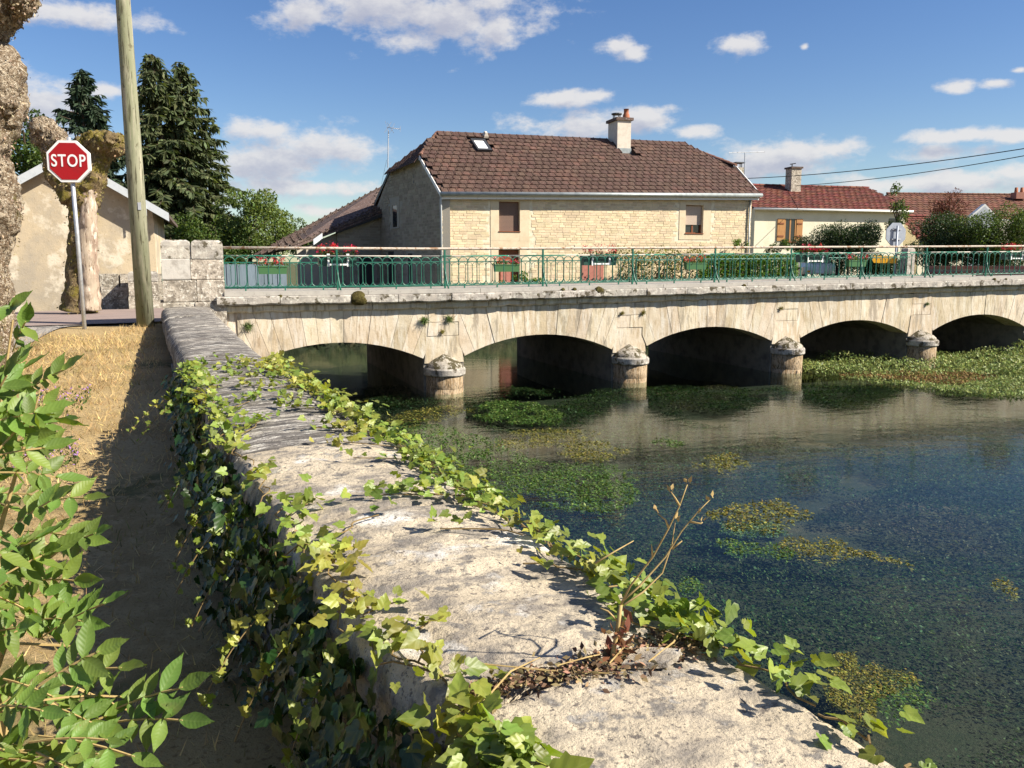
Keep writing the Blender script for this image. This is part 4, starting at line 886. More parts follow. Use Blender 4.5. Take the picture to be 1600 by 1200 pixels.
ridge_tiles(house, rl + Vector((0, 0, .0)), rr_, .115, .36); ridge_tiles(house, hf, rl, .11, .36); ridge_tiles(house, hrf, rr_, .11, .36)
G().tube([E0.lerp(E1, t_) - fd.cross(Vector((0, 0, 1))) * -.06 + Vector((0, 0, -.06)) for t_ in (-.004, 1.004)], .075, 10).put('gutter', 'zinc', house, True)
blk(G(), E0 - Vector((0, 0, E0.z)), (E1 - E0).normalized(), fo, 0, (E1 - E0).length, 0, .09, -.05, -.01)
fb = G(); d_ = (E1 - E0).normalized(); o2 = fo * -.06
fb.hexa([E0 + o2 + Vector((0, 0, -.24)), E1 + o2 + Vector((0, 0, -.24)), E1 + o2 - fo * .03 + Vector((0, 0, -.24)), E0 + o2 - fo * .03 + Vector((0, 0, -.24)), E0 + o2 + Vector((0, 0, -.1)), E1 + o2 + Vector((0, 0, -.1)), E1 + o2 - fo * .03 + Vector((0, 0, -.1)), E0 + o2 - fo * .03 + Vector((0, 0, -.1))])
fb.put('fascia_board', 'white', house)
def plank(a, b, h, w, side): # a sloping board
    s_ = side.normalized() * w; u_ = Vector((0, 0, h)); return G().hexa([a, b, b + s_, a + s_, a + u_, b + u_, b + s_ + u_, a + s_ + u_])
plank(E0 + Vector((0, 0, -.15)) + gout * .03, hf + Vector((0, 0, -.15)) + gout * .03, .15, .03, gout).put('verge_board', 'white', house)
plank(Er + Vector((0, 0, -.18)) + gout * .03, hb + Vector((0, 0, -.18)) + gout * .03, .16, .03, gout).put('verge_board', 'dark_metal', house)
plank(hf + Vector((0, 0, -.17)) + gout * .05, hb + Vector((0, 0, -.17)) + gout * .05, .12, .03, gout).put('verge_board', 'grey_board', house)
plank(E1 + Vector((0, 0, -.15)) + fd * .02, hrf + Vector((0, 0, -.15)) + fd * .02, .14, .03, fd).put('verge_board', 'white', house)
dp = hA + fo * .1 + gout * .05; G().tube([up_(dp, 2.33) + fo * .12, up_(dp, 2.15), up_(dp, -1.6)], .04, 8).put('downpipe', 'grey_board', house, True)
dp2 = hB + fo * .06 - fd * .12; G().tube([up_(dp2, 2.5), up_(dp2, -1.6)], .03, 8).put('downpipe', 'zinc', house, True)
# roof window
rn = (E1 - E0).cross(Vl - E0).normalized(); rw = lambda f, t_: E0.lerp(E1, f).lerp(Vl.lerp(Vr, f), t_)
q = [rw(.178, .66), rw(.222, .66), rw(.222, .86), rw(.178, .86)]
def inset(q, k): c = (q[0] + q[1] + q[2] + q[3]) / 4; return [c + (p - c) * k for p in q]
g_ = G(); qi = inset(q, .74); up2 = rn * .12
for i in range(4):
    j = (i + 1) % 4; g_.hexa([q[i], q[j], qi[j], qi[i], q[i] + up2, q[j] + up2, qi[j] + up2, qi[i] + up2])
sk = g_.put('roof_window', 'dark_metal', house); G().prism([p + rn * .07 for p in qi], rn * .02).put('pane', 'skyglass', sk)
G().hexa([rw(.228, .93), rw(.245, .93), rw(.245, .99), rw(.228, .99), rw(.234, .95) + rn * .18, rw(.24, .95) + rn * .18, rw(.24, .98) + rn * .18, rw(.234, .98) + rn * .18]).put('roof_vent', 'render_chim', house)
# chimney
cc = rw(.672, .86); cd = fd; cn = fo; cx = Vector((cc.x, cc.y, 0))
chs = blk(G(), cx, cd, cn, -.34, .26, 3.9, 5.72, -.85, .10).put('chimney', 'render_chim', house)
blk(G(), cx, cd, cn, -.42, .34, 5.72, 5.83, -.92, .17).put('chimney_cap', 'tile_dark', chs); blk(G(), cx, cd, cn, -.36, .28, 3.9, 4.62, -.6, .12).put('flashing', 'zinc', chs)
pc = cx + cn * -.05 + cd * .1; G().lathe([(.15, 5.83), (.13, 5.97), (.10, 6.03), (.10, 6.19), (.12, 6.19)], 14, (pc.x, pc.y, 0)).put('chimney_pot', 'terracotta', chs, True)
pc = cx + cn * -.55 - cd * .1; g_ = G()
for i in range(4): a = i * math.pi / 2 + .4; g_.tube([pc + Vector((.16 * math.cos(a), .16 * math.sin(a), 5.83)), pc + Vector((.16 * math.cos(a), .16 * math.sin(a), 6.05))], .025, 4)
g_.lathe([(.0, 6.09), (.22, 6.09), (.22, 6.04), (0, 6.04)], 10, (pc.x, pc.y, 0)); g_.put('cowl', 'dark_metal', chs)
# lean-to outbuilding behind the gable
barn = thing('lean_to_barn', 'low dark-tiled stone outbuilding sloping down from the shaded gable of the farmhouse', 'outbuilding', (-6.5, 36, -1.65))
a_, b_, c_, d_ = P(599, 290, 39.0), P(609, 327, 36.2), P(455, 386, 33.0), P(392, 402, 36.5)
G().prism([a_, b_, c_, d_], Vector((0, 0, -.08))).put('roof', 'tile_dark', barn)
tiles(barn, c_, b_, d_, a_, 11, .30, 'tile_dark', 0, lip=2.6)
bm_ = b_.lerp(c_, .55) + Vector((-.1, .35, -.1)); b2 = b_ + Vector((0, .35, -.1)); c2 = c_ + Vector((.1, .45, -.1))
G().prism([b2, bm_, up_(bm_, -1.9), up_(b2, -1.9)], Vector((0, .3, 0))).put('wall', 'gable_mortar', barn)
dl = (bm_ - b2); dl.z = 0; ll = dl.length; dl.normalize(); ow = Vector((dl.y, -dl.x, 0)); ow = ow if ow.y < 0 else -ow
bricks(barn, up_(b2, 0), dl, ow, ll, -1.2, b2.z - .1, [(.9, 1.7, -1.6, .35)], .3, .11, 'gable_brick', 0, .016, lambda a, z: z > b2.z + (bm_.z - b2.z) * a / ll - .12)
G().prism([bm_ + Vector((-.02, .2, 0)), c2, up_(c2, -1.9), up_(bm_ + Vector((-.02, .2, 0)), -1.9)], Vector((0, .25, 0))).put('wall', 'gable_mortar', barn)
blk(G(), up_(b2, 0), dl, ow, .95, 1.65, -1.6, .3, -.02, .01).put('doorway', 'dark_metal', barn)
plank(b_ + Vector((0, 0, -.2)), bm_ + Vector((0, -.3, -.08)), .14, .04, ow).put('fascia_board', 'dark_metal', barn)
plank(P(503, 371, 33.6) + Vector((0, 0, -.05)), P(489, 381, 33.2) + Vector((0, 0, -.05)), .22, .05, ow).put('fascia_board', 'grey_board', barn)
# blue-grey board screen
scr = thing('board_fence', 'blue-grey vertical board screen seen through the railing near the stone pillar', 'fence', P(400, 440, 31))
p0, p1 = P(344, 413, 30), P(447, 413, 32); dd = p1 - p0; dd.z = 0; n_ = 13
for i in range(n_):
    a = p0 + dd * (i / n_) + Vector((0, 0, .01 * (i % 2))); b = p0 + dd * ((i + .93) / n_); o = Vector((dd.y, -dd.x, 0)).normalized() * .03 * (1 + (i % 2))
    G().hexa([up_(a, -1.7), up_(b, -1.7), up_(b + o, -1.7), up_(a + o, -1.7), up_(a, p0.z), up_(b, p0.z), up_(b + o, p0.z), up_(a + o, p0.z)]).put('plank', 'blue_board', scr)

# --- cream house with red roof behind
def simple_house(name, label, cat, A, ang, L, D, zb, ze, zr, wm, tm, rows, tw, hipl=0, over=.25, gutter=True):
    d = Vector((math.cos(ang), math.sin(ang), 0)); i_ = Vector((-d.y, d.x, 0)); o_ = -i_; A = Vector((A[0], A[1], 0))
    t_ = thing(name, label, cat, A + d * (L / 2) + i_ * (D / 2) + Vector((0, 0, zb)))
    C = A + i_ * D; g_ = G()
    M1 = A + i_ * D / 2; zt = ze
    g_.prism([up_(A, zb), up_(C, zb), up_(C, zt), up_(M1, zr - .1), up_(A, zt)], d * L); g_.put('wall', wm, t_)
    e0 = up_(A - d * over - i_ * over, ze - .1 * 0 - over * (zr - ze) / (D / 2)); e1 = e0 + d * (L + 2 * over); v0 = up_(M1 - d * over, zr); v1 = v0 + d * (L + 2 * over); f0 = up_(C - d * over + i_ * over, e0.z); f1 = f0 + d * (L + 2 * over)
    r_ = G(); dn = Vector((0, 0, -.08)); r_.prism([e0, e1, v1, v0], dn); r_.prism([v0, v1, f1, f0], dn); r_.put('roof', tm, t_)
    tiles(t_, e0 + Vector((0, 0, .01)), e1 + Vector((0, 0, .01)), v0, v1, rows, tw, tm, 0)
    ridge_tiles(t_, v0 + Vector((0, 0, .02)), v1 + Vector((0, 0, .02)), .12, .4, tm)
    if gutter: G().tube([e0 + o_ * .05 + Vector((0, 0, -.05)), e1 + o_ * .05 + Vector((0, 0, -.05))], .06, 8).put('gutter', 'white', t_, True)
    return t_, A, d, o_
h2A = P(1180, 326, 43.0); h2, A2, d2, o2 = simple_house('cream_house', 'single storey cream rendered house with weathered red tile roof behind the farmhouse', 'house', h2A, R(14), 8.9, 7, -1.3, h2A.z + .12, P(1230, 290, 46.8).z, 'render_white', 'tile_red', 13, .34)
def onw(u, A, d): r_ = ray(u, 400); r_.z = 0; n = Vector((-d.y, d.x, 0)); t_ = A.dot(n) / r_.dot(n); return ((r_ * t_) - A).dot(d)
w0, w1 = onw(1223, A2, d2), onw(1238, A2, d2); zz1, zz0 = P(1230, 343, 44.1).z, P(1230, 377, 44.1).z
blk(G(), A2, d2, o2, w0, w1 + .12, zz0, zz1, -.05, .012).put('window', 'glass', h2)
blk(G(), A2, d2, o2, w0 - .02, w1 + .14, zz0 - .08, zz0, -.02, .08).put('sill', 'wood_brown', h2); blk(G(), A2, d2, o2, (w0 + w1 + .12) / 2 - .04, (w0 + w1 + .12) / 2 + .04, zz0, zz1, .012, .03).put('mullion', 'shutter_w', h2)
for x in (w0, w1 + .05): blk(G(), A2, d2, o2, x, x + .07, zz0, zz1, .012, .035).put('window_frame', 'shutter_w', h2)
for (x0, x1) in ((onw(1212, A2, d2), w0 - .01), (w1 + .14, onw(1251, A2, d2))):
    sh = blk(G(), A2, d2, o2, x0, x1, zz0, zz1, .015, .055).put('shutter', 'shutter_w', h2); blk(G(), A2, d2, o2, x0 + .04, x1 - .04, zz0 + .2, zz0 + .28, .056, .075).put('batten', 'wood_brown', sh); blk(G(), A2, d2, o2, x0 + .04, x1 - .04, zz1 - .28, zz1 - .2, .056, .075).put('batten', 'wood_brown', sh)
x0 = onw(1385, A2, d2); blk(G(), A2, d2, o2, x0, x0 + .55, zz1 - .5, zz1 + .1, -.02, .01).put('window', 'glass', h2)
cq = P(1239, 290, 46.6); ch = blk(G(), Vector((cq.x, cq.y, 0)), d2, o2, -.3, .3, cq.z - .4, P(1239, 264, 46.6).z, -.3, .3).put('chimney', 'stone_dark', h2); zt_ = P(1239, 264, 46.6).z
blk(G(), Vector((cq.x, cq.y, 0)), d2, o2, -.36, .36, zt_, zt_ + .09, -.36, .36).put('chimney_cap', 'tile_dark', ch)
g_ = G().tube([Vector((cq.x - .1, cq.y, zt_ + .09)), Vector((cq.x - .1, cq.y, zt_ + .25))], .03, 6); g_.tube([Vector((cq.x - .22, cq.y, zt_ + .25)), Vector((cq.x + .1, cq.y, zt_ + .3))], .025, 6); g_.put('cowl', 'dark_metal', ch)
h3A = P(1440, 340, 56); h3, A3, d3, o3 = simple_house('long_house', 'distant long house with plain brown-red roof at the right behind the russet tree', 'house', h3A, R(6), 14, 8, -1.3, h3A.z, P(1440, 303, 60).z, 'render_white', 'tile_brown', 11, .42)
cq = P(1592, 302, 60); blk(G(), Vector((cq.x, cq.y, 0)), d3, o3, -.4, .4, cq.z - .4, cq.z + .05, -.3, .3).put('chimney', 'brown_brick', h3)
for dx in (-.2, .2): G().lathe([(.13, cq.z + .05), (.10, cq.z + .4), (0, cq.z + .4)], 8, (cq.x + dx, cq.y, 0)).put('chimney_pot', 'terracotta', h3, True)
h4A = P(1436, 372, 46); h4, *_ = simple_house('garden_shed', 'small shed with bright red tile roof in front of the distant long house', 'shed', h4A, R(10), 2.9, 2.6, -1.3, P(1436, 366, 46).z, P(1440, 338, 47.2).z, 'render_white', 'tile_red', 9, .3, gutter=False)
pg = thing('porch_gable', 'pale green painted porch gable peeping over the dark bushes', 'porch', P(1538, 380, 44))
a, b, c = P(1515, 342, 44), P(1539, 322, 44), P(1556, 340, 44)
plank(a, b, .12, .3, Vector((0, 1, 0))).put('barge_board', 'white', pg); plank(b, c, .12, .3, Vector((0, 1, 0))).put('barge_board', 'white', pg); G().prism([a, b, c, up_(c, -1.2), up_(a, -1.2)], Vector((0, .25, 0))).put('wall', 'grey_board', pg)
lw = thing('cream_wall', 'cream rendered gable wall at the far right edge behind dark bushes', 'wall', P(1585, 380, 45)); blk(G(), P(1560, 380, 45) * 1.0 - Vector((0, 0, P(1560, 380, 45).z)), Vector((1, 0, 0)), Vector((0, -1, 0)), 0, 3.5, -1.3, P(1590, 345, 45).z, -.3, 0).put('wall', 'render_white', lw)
# chimney and aerial that rise behind the farmhouse's right end
bc = P(1153, 262, 42); bs = thing('chimney_stack', 'small stone chimney with metal cowl just behind the right end of the farmhouse roof', 'chimney', (bc.x, bc.y, -1.3))
blk(G(), Vector((bc.x, bc.y, 0)), fd, fo, -.22, .22, -1.3, bc.z, -.2, .2).put('shaft', 'stone_dark', bs)
g_ = G()
for i in range(4): a = i * math.pi / 2 + .785; g_.tube([Vector((bc.x + .2 * math.cos(a), bc.y + .2 * math.sin(a), bc.z)), Vector((bc.x + .2 * math.cos(a), bc.y + .2 * math.sin(a), bc.z + .2))], .025, 4)
blk(g_, Vector((bc.x, bc.y, 0)), fd, fo, -.26, .26, bc.z + .2, bc.z + .25, -.24, .24); g_.put('cowl', 'dark_metal', bs)
def aerial(label, base, top, boom, els, m='galv'):
    t_ = thing('tv_aerial', label, 'aerial', base, 'rooftop aerials'); G().tube([base, top], .022, 6).put('mast', m, t_)
    G().tube([top + boom[0], top + boom[1]], .014, 5).put('boom', m, t_)
    for f, l, v in els:
        c = (top + boom[0]).lerp(top + boom[1], f); G().tube([c - v * l, c + v * l], .009, 4).put('element', m, t_)
    return t_
ab_ = P(606, 262, 34.9); at_ = P(607, 203, 34.9); e1_ = Vector((.3, .9, .25))
ae = aerial('rake-shaped television aerial on a mast above the left gable', ab_, at_, (Vector((-.05, 0, .1)), Vector((.5, -.1, .02))), [(0, .28, Vector((-.3, .2, .9))), (.05, .28, Vector((.5, .2, .8))), (.25, .25, Vector((.5, .2, -.8))), (.4, .2, Vector((.4, .3, .9))), (.55, .1, e1_), (.7, .12, e1_), (.85, .12, e1_), (1, .14, Vector((.1, .2, .9)))])
G().tube([P(604, 250, 34.9), P(596, 288, 35.8)], .006, 4).put('stay_wire', 'galv', ae)
aerial('long flat television aerial on a mast behind the right end of the farmhouse', P(1163, 285, 40), P(1164, 238, 40), (Vector((-.75, 0, -.02)), Vector((1.0, .3, .06))), [(.02, .2, Vector((.1, .6, .5))), (.1, .16, Vector((.3, .9, 0))), (.25, .16, Vector((.3, .9, 0))), (.4, .15, Vector((.3, .9, 0))), (.6, .14, Vector((.3, .9, 0))), (.8, .14, Vector((.3, .9, 0))), (1, .13, Vector((.3, .9, 0)))])
def cable(label, a, b, sag):
    pts = [a.lerp(b, i / 20) - Vector((0, 0, sag * 4 * (i / 20) * (1 - i / 20))) for i in range(21)]
    tag(G().tube(pts, .016, 5).put('overhead_cable', 'cable', None, True), label, 'cable', 'overhead cables')
cable('overhead cable running from the farmhouse roof end out to the right edge', P(1160, 279, 39), P(1760, 205, 26), .25)
cable('overhead cable meeting the red roof beside its chimney', P(1245, 290, 46), P(1760, 212, 27), .25)

# --- ochre cottage at the left
cg = Vector((math.cos(R(20)), math.sin(R(20)), 0)); ci_ = Vector((-cg.y, cg.x, 0)); pk = Vector((-9.95, 19, 0))
cot = thing('ochre_cottage', 'small stained ochre cottage gable with pale fascia boards across the road', 'cottage', (-10.9, 21.5, -1.1))
G().prism([up_(pk - cg * 1.75, -1.3), up_(pk + cg * 1.72, -1.3), up_(pk + cg * 1.72, 1.22), up_(pk, 2.26), up_(pk - cg * 1.75, 1.2)], ci_ * 5.5).put('gable_wall', 'ochre', cot)
rf = G()
for sg in (1, -1):
    e = up_(pk + cg * (2.08 * sg) - ci_ * .32, 1.10); t_ = up_(pk - ci_ * .32, 2.37); rf.prism([e, t_, t_ + ci_ * 6.2, e + ci_ * 6.2], Vector((0, 0, -.08)))
    pb = plank(e + Vector((0, 0, -.17)), t_ + Vector((0, 0, -.17)), .19, .035, -ci_).put('fascia_board', 'grey_board', cot)
rf.put('roof', 'tile_dark', cot)
blk(G(), pk, cg, -ci_, 1.40, 1.73, -1.2, 1.0, -.05, .012).put('quoin_pilaster', 'ochre', cot)
G().tube([up_(pk + cg * 1.6 - ci_ * .36, 1.27), up_(pk + cg * 1.6 - ci_ * .36, 1.05)], .02, 6).put('gutter_hook', 'grey_board', cot)
lw2 = thing('plinth_wall', 'knee-high mottled stone plinth wall at the foot of the ochre cottage', 'wall', pk + cg * 1.3 + Vector((0, 0, -1.1)))
x = .55; 
while x < 2.15:
    w_ = random.uniform(.28, .5)
    for (z0, z1) in ((-1.2, -.85), (-.845, -.55), (-.545, -.26)):
        e = random.uniform(-.02, .02); blk(G(), pk + cg * e, cg, -ci_, x + .004, x + w_ - .004, z0, z1, .014, .24 + random.uniform(-.012, .012)).put('stone', 'stone_dark', lw2)
    x += w_

# ------------------------------------------------------------------ pole and signs
pole = thing('timber_pole', 'tall weathered green timber utility pole beside the wall', 'utility pole', (-6.10, 13.8, -1.15))
G().tube([(-6.10, 13.8, -1.3), (-6.115, 13.8, 1.5), (-6.13, 13.8, 4.1), (-6.15, 13.8, 7.6)], [.140, .127, .108, .09], 20).put('shaft', 'pole', pole, True)
G().box((-6.03, 13.69, .9), (.05, .01, .12), (1, .4, 0)).put('number_plate', 'galv', pole)
def octo(c, r, fx, nrm, th, m, name, par):
    fz = Vector((0, 0, 1)); pts = [c + fx * (r * math.cos(R(22.5 + 45 * i))) + fz * (r * math.sin(R(22.5 + 45 * i))) for i in range(8)]
    return G().prism(pts, nrm * th).put(name, m, par)
sc = Vector((-6.92, 13.3, 1.56)); sn = Vector((.12, -.993, .03)).normalized(); sfx = Vector((.993, .12, 0)); sfx = (sfx - sn * sfx.dot(sn)).normalized()
sign = thing('stop_sign', 'red octagonal STOP sign on a slim galvanised post in the dry grass', 'stop sign', (-6.896, 13.34, -1.18))
G().tube([(-6.896, 13.36, -1.3), (-6.90, 13.36, .4), (-6.92, 13.36, 1.93)], .032, 12).put('post', 'galv', sign, True)
bk = octo(sc, .343, sfx, -sn, .05, 'white_sign', 'sign_rim', sign); octo(sc + sn * .002, .302, sfx, sn, .004, 'red_sign', 'sign_face', sign)
fc = bpy.data.curves.new('lettering', 'FONT'); fc.body = 'STOP'; fc.align_x = 'CENTER'; fc.align_y = 'CENTER'; fc.size = .262; fc.extrude = .0015; fc.offset = .0032; fc.space_character = 1.12
fc.materials.append(MT['white_sign']); lo = bpy.data.objects.new('lettering', fc); COL.objects.link(lo); lo.parent = sign
from mathutils import Matrix
up_s = sn.cross(sfx).normalized(); up_s = up_s if up_s.z > 0 else -up_s
mm_ = Matrix((sfx * .76, up_s, sn)).transposed().to_4x4(); mm_.translation = sc + sn * .009 - sign.location; lo.matrix_basis = mm_
lme = bpy.data.meshes.new_from_object(lo); bpy.data.objects.remove(lo)
lo = bpy.data.objects.new('lettering', lme); COL.objects.link(lo); lo.parent = sign; lo.matrix_basis = mm_
for dz in (-.15, .15): G().box((sc.x, sc.y + .05, sc.z + dz), (.14, .03, .03), sfx).put('clamp', 'galv', sign)
# back of the other stop sign, with a yellow arrow plate on its post
bp_ = Bp(17.0, 5.9, 0); bcn = P(1400, 366, bp_.y); bpt = thing('road_sign', 'grey back of an octagonal road sign on a post by the concrete post', 'road sign', (bcn.x, bcn.y, -.62))
rS = 18.8 * bp_.y / FPX; bnr = Vector((.25, -.968, 0)); bfx = Vector((.968, .25, 0))
octo(bcn, rS, bfx, -bnr, .03, 'alu', 'sign_plate', bpt)
for dz in (-.16, .16): blk(G(), Vector((bcn.x, bcn.y, 0)), bfx, bnr, -.17, .17, bcn.z + dz - .02, bcn.z + dz + .02, .001, .04).put('stiffener', 'galv', bpt)
G().tube([Vector((bcn.x, bcn.y - .08, -.9)), Vector((bcn.x, bcn.y - .08, bcn.z + .27))], .032, 10).put('post', 'alu', bpt, True)
yl0, yl1 = P(1362, 405, bcn.y - .12), P(1400, 406, bcn.y - .12); hh_ = .115
yp = [yl0, yl0 + Vector((.07, 0, -hh_)), yl1 + Vector((0, 0, -hh_)), yl1 + Vector((0, 0, hh_)), yl0 + Vector((.07, 0, hh_))]
tag(G().prism(yp, Vector((0, -.02, 0))).put('arrow_plate', 'yellow', bpt), 'yellow arrow shaped plate low on the post')

# ------------------------------------------------------------------ parked white car seen through the railing
cpos = P(1272, 437, 34.5); car = thing('parked_car', 'small white parked car partly hidden behind the loop railing', 'car', (cpos.x, cpos.y, cpos.z))
prof = [(-.78, .25), (-.80, .55), (-.74, .82), (-.62, .92), (-.50, 1.32), (.50, 1.32), (.62, .92), (.74, .82), (.80, .55), (.78, .25)]
def cxy(x, y, z): return Vector((cpos.x, cpos.y, cpos.z)) + Vector((x * .97 + y * .24, -x * .24 * -1 + y * .97, z))
secs = [(-1.75, .82, .60), (-1.68, .95, .68), (-1.0, 1.0, .72), (-.35, 1.0, 1.0), (.9, 1.0, 1.0), (1.6, .98, .96), (1.75, .92, .72)]
cg_ = G(); k_ = len(prof)
for (y, sx_, sz_) in secs:
    for (x, z) in prof: cg_.v.append(tuple(cxy(x * sx_ * .96, y, .22 + (min(z, .9) - .22 if sz_ < .9 else z - .22) * (1 if z < .6 else sz_))))
for i in range(len(secs) - 1):
    for j in range(k_): a = i * k_; cg_.f.append((a + j, a + (j + 1) % k_, a + k_ + (j + 1) % k_, a + k_ + j))
cg_.f.append(tuple(range(k_ - 1, -1, -1))); cg_.f.append(tuple((len(secs) - 1) * k_ + j for j in range(k_)))
cg_.put('body', 'car_white', car, True)
G().hexa([cxy(-.6, -1.02, .80), cxy(.6, -1.02, .80), cxy(.6, -1.0, .80), cxy(-.6, -1.0, .80), cxy(-.48, -.40, 1.26), cxy(.48, -.40, 1.26), cxy(.48, -.38, 1.27), cxy(-.48, -.38, 1.27)]).put('windscreen', 'glass', car)
for sx_ in (-1, 1):
    G().hexa([cxy(sx_ * .74 - .14, -1.75, .52), cxy(sx_ * .56 + .1, -1.77, .52), cxy(sx_ * .56 + .1, -1.60, .52), cxy(sx_ * .74 - .14, -1.6, .52), cxy(sx_ * .70 - .12, -1.72, .68), cxy(sx_ * .56 + .1, -1.74, .68), cxy(sx_ * .56 + .1, -1.6, .68), cxy(sx_ * .70 - .12, -1.6, .68)]).put('headlight', 'skyglass', car)
    for yy in (-1.15, 1.15):
        w = G().tube([cxy(sx_ * .62, yy, .28), cxy(sx_ * .80, yy, .28)], .28, 16).put('wheel', 'rubber', car); G().tube([cxy(sx_ * .805, yy, .28), cxy(sx_ * .812, yy, .28)], .17, 12).put('rim', 'galv', w)
G().hexa([cxy(-.2, -1.76, .3), cxy(.2, -1.76, .3), cxy(.2, -1.6, .3), cxy(-.2, -1.6, .3), cxy(-.2, -1.76, .4), cxy(.2, -1.76, .4), cxy(.2, -1.6, .4), cxy(-.2, -1.6, .4)]).put('number_plate', 'white_sign', car)
G().box(cxy(-.5, -1.72, .36), (.16, .08, .07)).put('indicator', 'amber', car)
for sx_ in (-1, 1): G().box(cxy(sx_ * .86, -.62, .95), (.16, .09, .12)).put('mirror', 'car_white', car)
# low brick wall in the shade at the right
bw = thing('brick_wall', 'low pinkish brick wall in shade under the dark bushes at the right', 'wall', P(1530, 430, 27))
a, b = P(1445, 426, 29.5), P(1640, 424, 27.5); dv = (b - a); dv.z = 0; Lw = dv.length; dv.normalize(); ov = Vector((dv.y, -dv.x, 0)); a0 = up_(a, 0)
blk(G(), a0, dv, ov, 0, Lw, -.95, -.12, -.25, -.02).put('wall_core', 'core', bw)
for r, z in enumerate((-.42, -.22)):
    x = 0 if r % 2 else -.15
    while x < Lw: blk(G(), a0, dv, ov, max(0, x) + .01, min(Lw, x + .30) - .01, z, z + .10, -.04, .01).put('brick', 'brown_brick', bw); x += .31

# ================================================================== VEGETATION
def lumpy_tube(path, rad, n=18, sub=5, amp=.18, fr=3.0, seed=0, fr2=9, amp2=.07):
    """a gnarled limb: a smooth path with noise pushing the bark in and out"""
    pts = []; rs = []
    for i in range(len(path) - 1):
        for k in range(sub):
            f = k / sub; a = Vector(path[max(i - 1, 0)]); b = Vector(path[i]); c = Vector(path[i + 1]); d = Vector(path[min(i + 2, len(path) - 1)])
            p = .5 * ((2 * b) + (c - a) * f + (2 * a - 5 * b + 4 * c - d) * f * f + (3 * b - a - 3 * c + d) * f ** 3); pts.append(p); rs.append(rad[i] * (1 - f) + rad[i + 1] * f)
    pts.append(Vector(path[-1])); rs.append(rad[-1]); g = G().tube(pts, rs, n)
    m = len(pts)
    for i in range(m):
        for k in range(n):
            j = i * n + k; v = Vector(g.v[j]); d = v - pts[i]; q = v + Vector((seed, 0, 0))
            e = amp * noise.fractal(q * fr, 1, 2, 3) + amp2 * noise.noise(q * fr2) + amp2 * .6 * abs(noise.noise(q * fr2 * 2.1)); g.v[j] = tuple(pts[i] + d * (1 + e / max(.25, 1)))
    return g
def knob(g, c, r, seed, sq=(1, 1, 1), sub=3):
    bm = bmesh.new(); bmesh.ops.create_icosphere(bm, subdivisions=sub, radius=1); b = len(g.v)
    for v in bm.verts:
        q = v.co * 1.0 + Vector((seed * 3.7, seed, 0)); e = 1 + .34 * noise.noise(q * 1.6) + .24 * abs(noise.noise(q * 3.7)) + .16 * noise.noise(q * 8) + .08 * noise.noise(q * 17)
        g.v.append((c[0] + v.co.x * e * r * sq[0], c[1] + v.co.y * e * r * sq[1], c[2] + v.co.z * e * r * sq[2]))
    for f in bm.faces: g.f.append(tuple(b + v.index for v in f.verts))
    bm.free()
# pollard behind the sign
Y_ = 16.6; pp = lambda u, v, dy=0: P(u, v, Y_ + dy)
pol = thing('pollard_tree', 'mossy pollarded tree with knobbly fists standing behind the stop sign', 'tree', pp(125, 478))
lumpy_tube([pp(122, 486), pp(124, 440), pp(126, 380), pp(128, 330), pp(122, 292), pp(112, 262)], [.32, .25, .225, .24, .30, .24], 36, 10, .24, 4, 3, 12, .12).put('trunk', 'bark_moss', pol, True)
lumpy_tube([pp(140, 484, -.08), pp(139, 440, -.10), pp(137, 380, -.11), pp(137, 335, -.11), pp(140, 300, -.06), pp(142, 280, 0)], [.22, .18, .165, .16, .14, .07], 28, 10, .22, 5, 9, 14, .10).put('stripped_wood', 'bark_pale', pol, True)
lumpy_tube([pp(120, 310), pp(100, 285), pp(88, 255), pp(80, 225), pp(70, 208)], [.26, .24, .22, .20, .16], 32, 9, .3, 4, 5, 12, .14).put('limb', 'bark_moss', pol, True)
lumpy_tube([pp(130, 312), pp(145, 285), pp(152, 262), pp(160, 238), pp(180, 226), pp(192, 226)], [.25, .22, .19, .20, .19, .12], 32, 9, .3, 4, 7, 12, .14).put('limb', 'bark_moss', pol, True)
hd = G()
for i, (u, v, r) in enumerate([(72, 206, .24), (66, 200, .2), (86, 216, .2), (98, 228, .17), (60, 216, .13), (80, 232, .15)]): knob(hd, pp(u, v, random.uniform(-.1, .1)), r, i, (1, 1, 1), 4)
hd.put('crown', 'bark', pol, True); hd = G()
for i, (u, v, r) in enumerate([(134, 226, .2), (148, 220, .21), (163, 222, .2), (178, 220, .2), (190, 224, .15), (156, 232, .2), (125, 238, .15), (183, 232, .15)]): knob(hd, pp(u, v, random.uniform(-.15, .1)), r, i + 20, (1, 1, .85), 4)
hd.put('crown', 'bark_moss', pol, True)
# big pollard cut by the left edge
Y_ = 10.0; pl2 = thing('pollard_tree', 'thick pale gnarled pollard trunk cut off by the left edge', 'tree', P(-25, 600, 10))
def pl(u, v): return P(u, v, 10)
lumpy_tube([pl(-18, 640), pl(-18, 560), pl(-22, 470), pl(-24, 390), pl(-18, 335), pl(-22, 290), pl(-30, 240), pl(-20, 190), pl(-12, 140), pl(-22, 105), pl(-52, 75), pl(-30, 30), pl(-5, -10), pl(5, -60)], [.32, .27, .265, .275, .33, .33, .29, .33, .36, .34, .26, .30, .36, .36], 44, 12, .26, 3.1, 1, 11, .13).put('trunk', 'bark', pl2, True)
hd = G()
for i, (u, v, r) in enumerate([(14, 118, .13), (2, 150, .17), (8, 330, .13), (34, -8, .17), (14, 10, .18), (-6, 215, .15)]): knob(hd, P(u, v, 9.95 + random.uniform(-.1, .12)), r, i + 40, (1, 1, 1.2), 4)
hd.put('crown', 'bark', pl2, True)

